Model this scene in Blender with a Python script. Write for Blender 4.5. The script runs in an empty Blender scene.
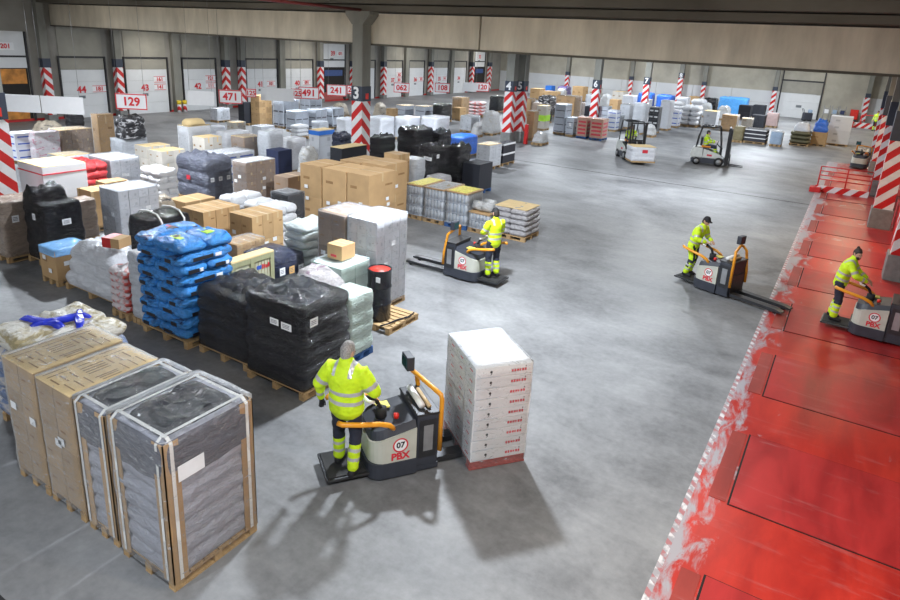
import bpy, bmesh, math, random
from mathutils import Vector, Matrix, noise
random.seed(7)
scene = bpy.context.scene
COL = scene.collection
PI = math.pi

# ------------------------------------------------------------------ camera
CAM_H = 5.5
cam_data = bpy.data.cameras.new('camera'); cam = bpy.data.objects.new('camera', cam_data); COL.objects.link(cam)
_yaw, _pitch, _roll = math.radians(-31.45), math.radians(16.9), math.radians(3.09)
_f = Vector((math.sin(_yaw)*math.cos(_pitch), math.cos(_yaw)*math.cos(_pitch), -math.sin(_pitch)))
_r0 = Vector((math.cos(_yaw), -math.sin(_yaw), 0)); _u0 = _r0.cross(_f)
_r = _r0*math.cos(_roll) + _u0*math.sin(_roll); _u = _u0*math.cos(_roll) - _r0*math.sin(_roll)
cam.matrix_world = Matrix(((_r.x, _u.x, -_f.x, 0), (_r.y, _u.y, -_f.y, 0), (_r.z, _u.z, -_f.z, CAM_H), (0, 0, 0, 1)))
cam_data.sensor_width = 36.0; cam_data.lens = 639.3/900*36.0
cam_data.shift_y = -62.3/900; cam_data.clip_end = 300; cam_data.clip_start = .05
scene.camera = cam

# ------------------------------------------------------------------ world, lamps, exposure
world = bpy.data.worlds.new('hall_ambient'); scene.world = world; world.use_nodes = True
world.node_tree.nodes['Background'].inputs[0].default_value = (1, .95, .86, 1)
world.node_tree.nodes['Background'].inputs[1].default_value = .24
scene.view_settings.view_transform = 'Standard'; scene.view_settings.look = 'None'
scene.view_settings.gamma = 1; scene.view_settings.use_curve_mapping = False
scene.view_settings.exposure = .35
scene.cycles.max_bounces = 5; scene.cycles.diffuse_bounces = 3; scene.cycles.glossy_bounces = 3
scene.cycles.transparent_max_bounces = 10; scene.cycles.use_denoising = True
scene.cycles.caustics_reflective = False; scene.cycles.caustics_refractive = False

def area(x, y, z, sx, sy, power, col):
    d = bpy.data.lights.new('ceiling_lamp_light', 'AREA'); d.shape = 'RECTANGLE'; d.size = sx; d.size_y = sy
    d.energy = power; d.color = col
    o = bpy.data.objects.new('ceiling_lamp_light', d); o.location = (x, y, z); COL.objects.link(o)
LAMP_Z = 6.3
COOL = (.87, .935, 1.0)
for ly, k in ((-4, .45), (10.4, .95), (27.0, .82), (42, .78), (56.5, .85), (67, .8)):
    for lx in (-6.3, -18.0, -29.5):
        area(lx, ly, LAMP_Z, .5, .35, 900*k, COOL)
area(-.6, .8, LAMP_Z, .6, .4, 420, COOL)  # fill light added to brighten the nearest loads
for lx in (-1.5, -8, -14.0, -20.5, -27, -33.5):      # unseen fill points, added to brighten the beam and the ceiling edge
    d = bpy.data.lights.new('added_fill_light', 'POINT'); d.energy = 88; d.shadow_soft_size = .4; d.color = (1, .95, .86)
    o = bpy.data.objects.new('added_fill_light', d); o.location = (lx, 15.8, 6.0); COL.objects.link(o)
for lx in (-3.5, -12, -21, -30):      # fill points added to wash the far wall with light
    d = bpy.data.lights.new('added_fill_light', 'POINT'); d.energy = 190; d.shadow_soft_size = .4; d.color = (1, .97, .9)
    o = bpy.data.objects.new('added_fill_light', d); o.location = (lx, 71.0, 6.0); COL.objects.link(o)
for ly in (5, 21.6, 36, 50, 64):
    area(1.0, ly, 5.6, .9, .5, 170, (1, .80, .55))
for ly in (26, 40, 54, 68):
    area(-37.5, ly, 5.4, .9, .5, 90, (1, .93, .82))

# ------------------------------------------------------------------ materials
MATS = {}
def _nt(name):
    m = bpy.data.materials.new(name); m.use_nodes = True; nt = m.node_tree
    for n in list(nt.nodes): nt.nodes.remove(n)
    out = nt.nodes.new('ShaderNodeOutputMaterial')
    return m, nt, out
def N(nt, t, **kw):
    n = nt.nodes.new(t)
    for k, v in kw.items(): setattr(n, k, v)
    return n
def L(nt, a, b): nt.links.new(a, b)
def coords(nt, kind='Object', scale=(1, 1, 1), rot=(0, 0, 0)):
    tc = N(nt, 'ShaderNodeTexCoord'); mp = N(nt, 'ShaderNodeMapping')
    mp.inputs['Scale'].default_value = scale; mp.inputs['Rotation'].default_value = rot
    if kind == 'World':
        g = N(nt, 'ShaderNodeNewGeometry'); L(nt, g.outputs['Position'], mp.inputs['Vector'])
    else:
        L(nt, tc.outputs[kind], mp.inputs['Vector'])
    return mp.outputs['Vector']
def tex(nt, vec, scale, detail=3, rough=.55, dist=0):
    n = N(nt, 'ShaderNodeTexNoise'); n.inputs['Scale'].default_value = scale; n.inputs['Detail'].default_value = detail
    n.inputs['Roughness'].default_value = rough; n.inputs['Distortion'].default_value = dist
    L(nt, vec, n.inputs['Vector']); return n.outputs['Fac']
def ramp(nt, fac, stops):
    r = N(nt, 'ShaderNodeValToRGB'); e = r.color_ramp.elements
    while len(e) > 1: e.remove(e[-1])
    e[0].position = stops[0][0]; e[0].color = (*stops[0][1], 1)
    for p, c in stops[1:]:
        x = e.new(p); x.color = (*c, 1)
    L(nt, fac, r.inputs['Fac']); return r.outputs['Color']
def maths(nt, op, a, b=None, c=None):
    n = N(nt, 'ShaderNodeMath', operation=op)
    for i, v in enumerate((a, b, c)):
        if v is None: continue
        if isinstance(v, (int, float)): n.inputs[i].default_value = v
        else: L(nt, v, n.inputs[i])
    return n.outputs[0]
def mixc(nt, fac, a, b):
    n = N(nt, 'ShaderNodeMix', data_type='RGBA')
    if isinstance(fac, (int, float)): n.inputs['Factor'].default_value = fac
    else: L(nt, fac, n.inputs['Factor'])
    for i, v in ((6, a), (7, b)):
        if isinstance(v, tuple): n.inputs[i].default_value = (*v, 1)
        else: L(nt, v, n.inputs[i])
    return n.outputs[2]
def bump(nt, h, strength, dist=.02):
    b = N(nt, 'ShaderNodeBump'); b.inputs['Strength'].default_value = strength; b.inputs['Distance'].default_value = dist
    L(nt, h, b.inputs['Height']); return b.outputs['Normal']
def principled(nt, out, color, rough=.6, metal=0, normal=None, spec=.5):
    p = N(nt, 'ShaderNodeBsdfPrincipled')
    if isinstance(color, tuple): p.inputs['Base Color'].default_value = (*color, 1)
    else: L(nt, color, p.inputs['Base Color'])
    if isinstance(rough, (int, float)): p.inputs['Roughness'].default_value = rough
    else: L(nt, rough, p.inputs['Roughness'])
    p.inputs['Metallic'].default_value = metal; p.inputs['Specular IOR Level'].default_value = spec
    if normal is not None: L(nt, normal, p.inputs['Normal'])
    if out is not None: L(nt, p.outputs[0], out.inputs[0])
    return p
def plain(name, col, rough=.55, metal=0, var=.12, scale=6, bmp=0, bscale=30, spec=.5, stretch=(1, 1, 1)):
    m, nt, out = _nt(name); v = coords(nt, 'Object', stretch)
    f = tex(nt, v, scale)
    lo = tuple(c*(1-var) for c in col); hi = tuple(min(1, c*(1+var)) for c in col)
    c = ramp(nt, f, [(.3, lo), (.7, hi)])
    nrm = bump(nt, tex(nt, v, bscale, 4), bmp) if bmp else None
    principled(nt, out, c, rough, metal, nrm, spec); MATS[name] = m; return m
def film(name, col, rough=.25, bmp=.6, bscale=7, var=.3, spec=.6, second=None, thr=.52):
    """opaque wrinkled plastic film"""
    m, nt, out = _nt(name); v = coords(nt, 'Object', (1, 1, 2.4))
    a = tex(nt, v, bscale, 6, .62, .8); b = tex(nt, v, bscale*.35, 3)
    c = ramp(nt, a, [(.25, tuple(x*(1-var) for x in col)), (.75, tuple(min(1, x*(1+var)) for x in col))])
    if second:
        c = mixc(nt, ramp(nt, tex(nt, v, 3.2, 4, .6, .6), [(thr-.04, (0, 0, 0)), (thr+.05, (1, 1, 1))]), c, second)
    principled(nt, out, c, rough, 0, bump(nt, a, bmp, .09), spec); MATS[name] = m; return m
def clear(name, tint=(.9, .93, .97), amount=.16, rough=.12):
    """thin see-through stretch film with wrinkles and painted glints"""
    m, nt, out = _nt(name); v = coords(nt, 'Object', (1, 1, 2.6), (.3, .25, 0))
    a = tex(nt, v, 7, 6, .62, 1.8)
    nrm = bump(nt, a, .45, .03)
    p = principled(nt, None, tint, rough, 0, nrm, .8)
    t = N(nt, 'ShaderNodeBsdfTransparent'); mx = N(nt, 'ShaderNodeMixShader')
    lw = N(nt, 'ShaderNodeFresnel'); lw.inputs['IOR'].default_value = 1.22; L(nt, nrm, lw.inputs['Normal'])
    wr = maths(nt, 'MULTIPLY', ramp(nt, a, [(.58, (0, 0, 0)), (.70, (1, 1, 1))]), .42)  # pale streaks painted into the film as glints on its wrinkles
    fac = maths(nt, 'MINIMUM', maths(nt, 'ADD', maths(nt, 'ADD', wr, amount), lw.outputs[0]), .85)
    L(nt, fac, mx.inputs[0]); L(nt, t.outputs[0], mx.inputs[1]); L(nt, p.outputs[0], mx.inputs[2])
    L(nt, mx.outputs[0], out.inputs[0]); MATS[name] = m; return m
def board(name, col, var=.20, rough=.75):
    m, nt, out = _nt(name); v = coords(nt, 'Object')
    oi = N(nt, 'ShaderNodeObjectInfo')
    f = tex(nt, v, 3, 4); g = tex(nt, coords(nt, 'Object', (40, 40, 4)), 3, 2)
    f = maths(nt, 'ADD', maths(nt, 'MULTIPLY', f, .6), maths(nt, 'MULTIPLY', oi.outputs['Random'], .4))
    c = ramp(nt, f, [(.2, tuple(x*(1-var) for x in col)), (.8, tuple(min(1, x*(1+var)) for x in col))])
    principled(nt, out, c, rough, 0, bump(nt, g, .08, .01), .3); MATS[name] = m; return m
def wood(name, col):
    m, nt, out = _nt(name); v = coords(nt, 'World', (2, 14, 14))
    f = tex(nt, v, 2, 5, .6, .4)
    c = ramp(nt, f, [(.3, tuple(x*.7 for x in col)), (.7, tuple(min(1, x*1.15) for x in col))])
    principled(nt, out, c, .75, 0, bump(nt, f, .15, .01), .3); MATS[name] = m
def stripes(name, red, white, period, wear=.0):
    """hazard paint: diagonal bands z - x + y"""
    m, nt, out = _nt(name); tc = N(nt, 'ShaderNodeTexCoord'); s = N(nt, 'ShaderNodeSeparateXYZ'); L(nt, tc.outputs['Object'], s.inputs[0])
    c = maths(nt, 'ADD', maths(nt, 'SUBTRACT', s.outputs[2], s.outputs[0]), s.outputs[1])
    f = maths(nt, 'FRACT', maths(nt, 'DIVIDE', maths(nt, 'ADD', c, 20), period))
    f = maths(nt, 'LESS_THAN', f, .5)
    dirt = ramp(nt, tex(nt, coords(nt, 'Object'), 4, 5), [(.3, (.75, .75, .75)), (.65, (1, 1, 1))])
    col = mixc(nt, f, white, red)
    mx = N(nt, 'ShaderNodeMix', data_type='RGBA', blend_type='MULTIPLY'); mx.inputs['Factor'].default_value = .6
    L(nt, col, mx.inputs[6]); L(nt, dirt, mx.inputs[7])
    principled(nt, out, mx.outputs[2], .45); MATS[name] = m

KR = (.50, .325, .165)
board('kraft', KR); board('kraft2', (.40, .285, .17)); board('kraftlid', (.76, .58, .31)); board('brownwrap', (.31, .225, .165)); board('whitecart', (.56, .57, .61), .10)
board('whitebox', (.74, .75, .78), .05); board('whitekraft', (.62, .58, .52)); board('palebox', (.60, .62, .66), .08)
board('greybox', (.52, .56, .63), .12); board('greyblue', (.32, .42, .55)); board('darkbox', (.025, .027, .035)); board('blackbox', (.035, .038, .05), .1, .4)
board('navybox', (.035, .045, .10)); board('bluebox', (.05, .22, .75)); board('pinkbox', (.55, .40, .38)); board('greentray', (.46, .57, .52)); board('cartgrey', (.44, .46, .50)); board('redprint', (.50, .30, .22)); board('blackwhite', (.05, .05, .06), .2)
board('bluestripe', (.68, .70, .76), .08); board('blackbottle', (.02, .022, .03), .2, .3); board('can', (.58, .61, .66), .12, .35)
plain('tape', (.55, .40, .22), .35); plain('papertape', (.78, .78, .76), .5, var=.05); plain('label', (.85, .86, .88), .5, var=.05); plain('labelink', (.10, .10, .13), .6)
plain('ink', (.30, .17, .07), .8); plain('redink', (.62, .03, .05), .6); plain('blackink', (.015, .015, .02), .6); plain('blueink', (.04, .10, .45), .6)
plain('stickerorange', (.75, .45, .18), .6); plain('yellowlid', (.72, .66, .12), .6, var=.3, scale=20); plain('lime', (.45, .80, .05), .5)
wood('palletwood', (.46, .31, .16)); wood('bluewood', (.05, .13, .34)); wood('redwood', (.42, .10, .09))
film('blackfilm', (.009, .0095, .014), .17, 1.0, 8, .5, .8); film('navyfilm', (.022, .028, .06), .25, .7, 6, .4); film('greyfilm', (.11, .12, .16), .3, .8, 6, .35)
film('whitefilm', (.66, .68, .73), .3, .6, 6, .12); film('palefilm', (.55, .58, .63), .25, .6, 6, .14); film('clearfilm', (.48, .58, .54), .18, .7, 6, .2)
film('palegrey', (.42, .41, .43), .25, .8, 7, .25); film('brownfilm', (.29, .225, .18), .25, .7, 6, .25); film('pinkfilm', (.66, .62, .66), .3, .6, 6, .12, second=(.55, .22, .30), thr=.58)
film('olivefilm', (.20, .17, .09), .5, .5, 6, .3); film('junkfilm', (.52, .45, .36), .3, .8, 7, .25, second=(.06, .06, .07), thr=.60); film('clearbag', (.56, .57, .58), .2, .9, 7, .25, second=(.45, .40, .30), thr=.62)
film('clearspeck', (.55, .52, .53), .2, .9, 14, .35, second=(.35, .25, .32), thr=.58); film('camofilm', (.02, .02, .025), .3, .6, 6, .4, second=(.72, .72, .75), thr=.56)
film('bluesack', (.05, .27, .70), .26, .9, 8, .45, second=(.025, .04, .10), thr=.62); film('bluebag', (.16, .22, .38), .3, .6, 9, .3, second=(.6, .55, .5), thr=.56)
film('redwhite', (.68, .62, .64), .3, .6, 6, .12, second=(.60, .09, .07), thr=.52); film('whitesack', (.66, .67, .70), .4, .5, 6, .1); film('wgsack', (.60, .66, .66), .3, .6, 6, .12, second=(.36, .62, .12), thr=.64)
film('redbag', (.55, .035, .04), .3, .6, 7, .35, second=(.65, .35, .35), thr=.64); film('bluetarp', (.025, .14, .62), .4, .6, 5, .3); film('skytarp', (.08, .35, .80), .4, .6, 5, .3); film('purplebag', (.16, .12, .34), .35, .6, 8, .3, second=(.6, .6, .65), thr=.6)
film('olivebag', (.12, .11, .06), .5, .6, 7, .35); film('bluefilm', (.22, .46, .80), .12, .5, 4, .15); film('greysack', (.44, .45, .52), .28, .7, 6, .15); film('blackcover', (.03, .032, .04), .18, 1.0, 5, .4)
film('packet', (.40, .33, .18), .3, .6, 12, .5, second=(.70, .68, .62), thr=.5)
clear('stretchfilm', amount=.03); clear('stretchfilm_heavy', (.8, .8, .84), .10)
plain('hivis', (.62, .88, .015), .65, var=.10, scale=14, bmp=.25, bscale=10); plain('reflect', (.55, .56, .58), .3, .3, .08); plain('navycloth', (.022, .026, .045), .8, var=.3, bmp=.2, bscale=14)
plain('skin', (.55, .33, .24), .5, var=.06); plain('hair_grey', (.30, .29, .28), .7, var=.35, scale=60); plain('hair_dark', (.03, .022, .018), .6, var=.3, scale=60); plain('blackcloth', (.014, .014, .017), .8)
plain('rubber', (.02, .02, .022), .8, var=.3); plain('orangemetal', (.80, .33, .02), .35, var=.06); plain('creampaint', (.50, .51, .45), .4, var=.06); plain('charcoal', (.035, .04, .055), .45, var=.15)
plain('darksteel', (.05, .052, .058), .4, .6, .2); plain('greysteel', (.35, .36, .38), .4, .6); plain('redplastic', (.75, .03, .02), .4); plain('screen', (.02, .07, .08), .15); plain('whiteplastic', (.8, .8, .8), .4, var=.03)
plain('eye', (.05, .04, .04), .2); plain('forkwhite', (.60, .62, .60), .4, var=.1); plain('redpaint', (.55, .02, .02), .4, var=.15); plain('seatorange', (.75, .25, .03), .6)
plain('yellowpaint', (.75, .55, .03), .5); plain('drumblack', (.014, .015, .02), .25, var=.2); plain('drumred', (.60, .045, .03), .45); plain('cratewood', (.34, .34, .20), .7, var=.12, scale=5, stretch=(8, 8, 1)); plain('cratepanel', (.50, .50, .36), .7, var=.06)
plain('signwhite', (.78, .79, .81), .5, var=.02); plain('signred', (.62, .02, .03), .5, var=.02); plain('columnplate', (.03, .04, .065), .5, var=.1); plain('doorwhite', (.66, .68, .70), .5, var=.04, scale=1.5)
plain('doorgrey', (.30, .29, .25), .7, var=.10, scale=1.2); plain('wallbeige', (.40, .38, .32), .8, var=.14, scale=.8); plain('wallgrey', (.27, .26, .235), .8, var=.14, scale=.8); plain('wallwhite', (.60, .62, .64), .6, var=.05, scale=.6); plain('trackdark', (.03, .03, .033), .6)
plain('frosted', (.16, .18, .2), .3); plain('shadepaint', (.02, .018, .016), .9); plain('glowamber', (.55, .22, .04), .6, var=.4, scale=2); plain('wallline', (.45, .02, .02), .5)
plain('concretebase', (.20, .205, .20), .8, var=.15, bmp=.2); plain('pipered', (.12, .015, .015), .5); plain('blackgap', (.006, .006, .006), .9); plain('bluepaint', (.03, .07, .22), .5)
plain('wirevis', (.25, .25, .26), .5, .5)
stripes('hazard', (.60, .012, .012), (.80, .80, .82), .62); stripes('hazard_small', (.55, .012, .012), (.75, .75, .77), .5)

def concrete(name, col, scale, streak):
    m, nt, out = _nt(name); v = coords(nt, 'World', streak)
    a = tex(nt, v, scale, 6, .6); b = tex(nt, coords(nt, 'World'), scale*.25, 3)
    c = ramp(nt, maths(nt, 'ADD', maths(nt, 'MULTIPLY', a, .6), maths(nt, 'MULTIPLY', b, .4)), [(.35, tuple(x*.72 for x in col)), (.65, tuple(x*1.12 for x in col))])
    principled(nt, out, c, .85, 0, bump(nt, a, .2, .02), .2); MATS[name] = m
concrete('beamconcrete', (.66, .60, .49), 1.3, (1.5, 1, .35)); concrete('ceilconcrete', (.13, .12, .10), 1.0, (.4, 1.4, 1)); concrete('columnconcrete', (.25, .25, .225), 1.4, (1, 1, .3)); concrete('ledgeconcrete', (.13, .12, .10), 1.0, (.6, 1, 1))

def floor_material():
    m, nt, out = _nt('floorconcrete'); v = coords(nt, 'World')
    a = tex(nt, v, .30, 6, .60, .6); b = tex(nt, coords(nt, 'World', (.8, 1.5, 1), (0, 0, .5)), 1.1, 6, .62, .5); c3 = tex(nt, v, 9, 5, .65)
    f = maths(nt, 'ADD', maths(nt, 'ADD', maths(nt, 'MULTIPLY', a, .50), maths(nt, 'MULTIPLY', b, .32)), maths(nt, 'MULTIPLY', c3, .18))
    col = ramp(nt, f, [(.36, (.095, .097, .102)), (.46, (.175, .178, .186)), (.54, (.235, .239, .248)), (.66, (.32, .324, .332))])
    r = N(nt, 'ShaderNodeMapRange'); L(nt, b, r.inputs[0]); r.inputs[3].default_value = .40; r.inputs[4].default_value = .62
    principled(nt, out, col, r.outputs[0], 0, bump(nt, c3, .05, .01), .36); MATS['floorconcrete'] = m
floor_material()
def red_material(name, base, dark, edge, worn_lo, rough):
    m, nt, out = _nt(name); v = coords(nt, 'World')
    a = tex(nt, coords(nt, 'World', (2.2, .6, 1), (0, 0, .12)), .8, 6, .62, .5); b = tex(nt, v, 5, 5, .65)
    col = ramp(nt, a, [(.32, dark), (.55, base), (.72, tuple(min(1, x*1.25) for x in base))])
    if edge:
        g = N(nt, 'ShaderNodeNewGeometry'); s = N(nt, 'ShaderNodeSeparateXYZ'); L(nt, g.outputs['Position'], s.inputs[0])
        e = N(nt, 'ShaderNodeMapRange'); L(nt, s.outputs[0], e.inputs[0]); e.inputs[1].default_value = -.85; e.inputs[2].default_value = -.15; e.inputs[3].default_value = .13; e.inputs[4].default_value = -.13
        far = N(nt, 'ShaderNodeMapRange'); L(nt, s.outputs[1], far.inputs[0]); far.inputs[1].default_value = 12; far.inputs[2].default_value = 42; far.inputs[3].default_value = 0; far.inputs[4].default_value = .17
        w = maths(nt, 'ADD', maths(nt, 'ADD', tex(nt, coords(nt, 'World', (2.4, .9, 1), (0, 0, -.2)), 1.5, 7, .68, .6), e.outputs[0]), far.outputs[0])
        col = mixc(nt, ramp(nt, w, [(.53, (0, 0, 0)), (.66, (1, 1, 1))]), col, (.36, .34, .37))
    st = ramp(nt, tex(nt, coords(nt, 'World', (.5, 3.0, 1), (0, 0, .25)), 1.3, 7, .7, .8), [(.56, (0, 0, 0)), (.74, (.38, .38, .38))])
    col = mixc(nt, st, col, (.46, .22, .22))
    rr = N(nt, 'ShaderNodeMapRange'); L(nt, a, rr.inputs[0]); rr.inputs[3].default_value = rough-.1; rr.inputs[4].default_value = rough+.15
    principled(nt, out, col, rr.outputs[0], 0, bump(nt, b, .06, .01), .5); MATS[name] = m
red_material('redfloor', (.46, .030, .020), (.30, .017, .016), True, .5, .30)
red_material('redplate', (.40, .024, .024), (.26, .014, .016), False, .5, .36)
red_material('redlip', (.30, .035, .025), (.20, .02, .015), False, .5, .5)
def edge_dash():
    m, nt, out = _nt('edgedash'); g = N(nt, 'ShaderNodeNewGeometry'); s = N(nt, 'ShaderNodeSeparateXYZ'); L(nt, g.outputs['Position'], s.inputs[0])
    f = maths(nt, 'LESS_THAN', maths(nt, 'FRACT', maths(nt, 'MULTIPLY', maths(nt, 'ADD', s.outputs[1], maths(nt, 'MULTIPLY', s.outputs[0], .8)), 4.6)), .55)
    n = ramp(nt, tex(nt, coords(nt, 'World'), 7, 5), [(.46, (0, 0, 0)), (.58, (1, 1, 1))])
    c = mixc(nt, f, mixc(nt, n, (.40, .16, .17), (.36, .33, .35)), mixc(nt, n, (.34, .32, .34), (.66, .63, .64)))
    principled(nt, out, c, .5); MATS['edgedash'] = m
edge_dash()

# ------------------------------------------------------------------ helpers
def tag(o, label, cat=None, group=None, kind=None):
    o['label'] = label
    if cat: o['category'] = cat
    if group: o['group'] = group
    if kind: o['kind'] = kind
    return o
def empty(name, loc=(0, 0, 0), rz=0, parent=None):
    o = bpy.data.objects.new(name, None); COL.objects.link(o); o.location = loc; o.rotation_euler.z = rz
    o.empty_display_size = .1
    if parent: o.parent = parent
    return o
class MB:
    def __init__(s): s.v = []; s.f = []; s.m = []; s.sm = []
    def add(s, vs, fs, m=0, smooth=False):
        o = len(s.v); s.v += [tuple(v) for v in vs]
        for f in fs: s.f.append([i+o for i in f]); s.m.append(m); s.sm.append(smooth)
        return s
    def box(s, x0, x1, y0, y1, z0, z1, m=0, c=0):
        if c <= 0:
            vs = [(x, y, z) for z in (z0, z1) for y in (y0, y1) for x in (x0, x1)]
            return s.add(vs, [(0, 2, 3, 1), (4, 5, 7, 6), (0, 1, 5, 4), (2, 6, 7, 3), (0, 4, 6, 2), (1, 3, 7, 5)], m)
        bm = bmesh.new(); bmesh.ops.create_cube(bm, size=1)
        for v in bm.verts: v.co = Vector(((x0+x1)/2+v.co.x*(x1-x0), (y0+y1)/2+v.co.y*(y1-y0), (z0+z1)/2+v.co.z*(z1-z0)))
        bmesh.ops.bevel(bm, geom=bm.edges[:], offset=c, segments=2, profile=.5, affect='EDGES')
        bm.verts.index_update(); vs = [v.co.copy() for v in bm.verts]; fs = [[v.index for v in f.verts] for f in bm.faces]; bm.free()
        return s.add(vs, fs, m)
    def prism(s, poly, axis, a, b, m=0, smooth=False):
        """poly of 2d points extruded along axis ('x','y','z') from a to b; other axes in cyclic-free order"""
        n = len(poly)
        def P(p, t): return {'x': (t, p[0], p[1]), 'y': (p[0], t, p[1]), 'z': (p[0], p[1], t)}[axis]
        vs = [P(p, a) for p in poly]+[P(p, b) for p in poly]
        fs = [[i, (i+1) % n, n+(i+1) % n, n+i] for i in range(n)]+[list(range(n))[::-1], list(range(n, 2*n))]
        return s.add(vs, fs, m, smooth)
    def tube(s, pts, r, m=0, n=10, radii=None, cap=True):
        pts = [Vector(p) for p in pts]; vs = []; fs = []; k = len(pts)
        ref = None
        for i, p in enumerate(pts):
            d = (pts[min(i+1, k-1)]-pts[max(i-1, 0)]).normalized()
            if ref is None:
                ref = Vector((0, 0, 1)) if abs(d.z) < .9 else Vector((1, 0, 0))
            a = (ref-d*ref.dot(d)).normalized(); ref = a; b = d.cross(a)
            rr = radii[i] if radii else r
            for j in range(n):
                t = 2*PI*j/n; vs.append(p+(a*math.cos(t)+b*math.sin(t))*rr)
        for i in range(k-1):
            for j in range(n): fs.append([i*n+j, i*n+(j+1) % n, (i+1)*n+(j+1) % n, (i+1)*n+j])
        if cap: fs += [list(range(n))[::-1], [(k-1)*n+j for j in range(n)]]
        return s.add(vs, fs, m, True)
    def cyl(s, p0, p1, r, m=0, n=20): return s.tube([p0, p1], r, m, n)
    def mesh(s, name, mats):
        me = bpy.data.meshes.new(name); me.from_pydata(s.v, [], s.f)
        for m in (mats if isinstance(mats, (list, tuple)) else [mats]): me.materials.append(MATS[m] if isinstance(m, str) else m)
        me.polygons.foreach_set('material_index', s.m); me.polygons.foreach_set('use_smooth', s.sm)
        bm = bmesh.new(); bm.from_mesh(me); bmesh.ops.recalc_face_normals(bm, faces=bm.faces[:]); bm.to_mesh(me); bm.free(); return me
    def build(s, name, mats, parent=None, loc=(0, 0, 0), rz=0):
        return put(name, s.mesh(name, mats), parent, loc, rz)
def put(name, me, parent=None, loc=(0, 0, 0), rz=0):
    o = bpy.data.objects.new(name, me); COL.objects.link(o); o.location = loc; o.rotation_euler.z = rz
    if parent: o.parent = parent
    return o
def copy_tree(o, parent=None):
    c = o.copy(); COL.objects.link(c); c.parent = parent
    for ch in [x for x in list(bpy.data.objects) if x.parent is o]: copy_tree(ch, c)
    return c
SCR = bpy.data.scenes.new('scratch')
def evaluated(o):
    """mesh of an object with its modifiers, worked out in a scratch scene"""
    SCR.collection.objects.link(o); vl = SCR.view_layers[0]; vl.update()
    out = bpy.data.meshes.new_from_object(o.evaluated_get(vl.depsgraph)); bpy.data.objects.remove(o); return out
def text(name, s, size, loc, xdir, ydir, mat, parent=None, ext=.004):
    cu = bpy.data.curves.new(name, 'FONT'); cu.body = s; cu.size = size; cu.align_x = 'CENTER'; cu.align_y = 'CENTER'; cu.extrude = ext
    cu.offset = size*(.04 if s == 'PBX' else .03); cu.resolution_u = 3
    me = evaluated(bpy.data.objects.new('scratch_text', cu)); me.materials.clear(); me.materials.append(MATS[mat]); o = bpy.data.objects.new(name, me); COL.objects.link(o)
    x = Vector(xdir).normalized(); y = Vector(ydir).normalized(); z = x.cross(y)
    o.matrix_world = Matrix(((x.x, y.x, z.x, loc[0]), (x.y, y.y, z.y, loc[1]), (x.z, y.z, z.z, loc[2]), (0, 0, 0, 1)))
    if parent: o.parent = parent
    return o
def nz(x, y, z): return noise.noise(Vector((x, y, z)))

# ------------------------------------------------------------------ the hall
FX0, FX1, FY0, FY1 = -40.0, 4.2, -8.0, 75.3
fl = MB().box(FX0, FX1, FY0, FY1, -.2, 0).build('floor', 'floorconcrete'); tag(fl, 'worn grey concrete hall floor with tyre marks', 'floor', kind='structure')
MB().box(-39.5, -.9, 29.18, 29.24, 0, .002).build('expansion_joint', 'blackgap', fl)
MB().box(-39.5, -.9, 2.0, 2.03, 0, .002).build('expansion_joint', 'trackdark', fl)
dock = MB().box(-.84, 3.4, -4, 43.5, .0, .012).build('floor_dock', 'redfloor'); tag(dock, 'scuffed red painted dock strip along the loading doors', 'floor', kind='structure')
MB().box(-.91, -.84, -4, 43.5, .0, .008).build('dashed_edge', 'edgedash', dock)
for k in range(-1, 10):
    y0 = 7.88+3.30*k; y1 = y0+1.88
    MB().box(-.425, 3.3, y0-.018, y1+.018, .008, .016).build('leveller_gap', 'blackgap', dock)
    MB().box(-.40, 3.3, y0, y1, .008, .024).build('leveller_plate', 'redplate', dock)
    MB().box(-.66, -.45, y0+.02, y1-.02, .008, .018).build('leveller_lip', 'redlip', dock)

BZ0, BZ1 = 5.33, 6.43
beam = empty('ceiling_beam', (0, 20.2, 0)); tag(beam, 'deep beige concrete beam crossing the hall under the ceiling', 'beam', kind='structure')
MB().box(-39.7, -11.62, 0, .9, BZ0, BZ1).build('beam_span', 'beamconcrete', beam)
MB().box(-11.55, 3.9, 0, .9, BZ0, BZ1).build('beam_span', 'beamconcrete', beam)
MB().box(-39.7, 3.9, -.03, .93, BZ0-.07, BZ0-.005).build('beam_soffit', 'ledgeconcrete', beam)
MB().box(-11.62, -11.55, .15, .9, BZ0, BZ1).build('beam_joint', 'blackgap', beam)
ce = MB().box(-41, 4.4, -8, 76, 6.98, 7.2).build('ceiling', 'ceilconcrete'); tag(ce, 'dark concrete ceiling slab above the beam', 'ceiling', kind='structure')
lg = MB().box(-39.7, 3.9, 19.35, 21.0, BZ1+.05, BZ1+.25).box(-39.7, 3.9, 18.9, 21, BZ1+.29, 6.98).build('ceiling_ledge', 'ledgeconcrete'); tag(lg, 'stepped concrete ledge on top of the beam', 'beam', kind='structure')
pp = MB().tube([(-16.2, 19.3, 6.5), (-16.2, 12, 6.5), (-16.2, -6, 6.5)], .055).build('sprinkler_pipe', 'pipered'); tag(pp, 'dark red pipe under the ceiling leading to the column numbered 3', 'pipe', kind='structure')

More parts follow.
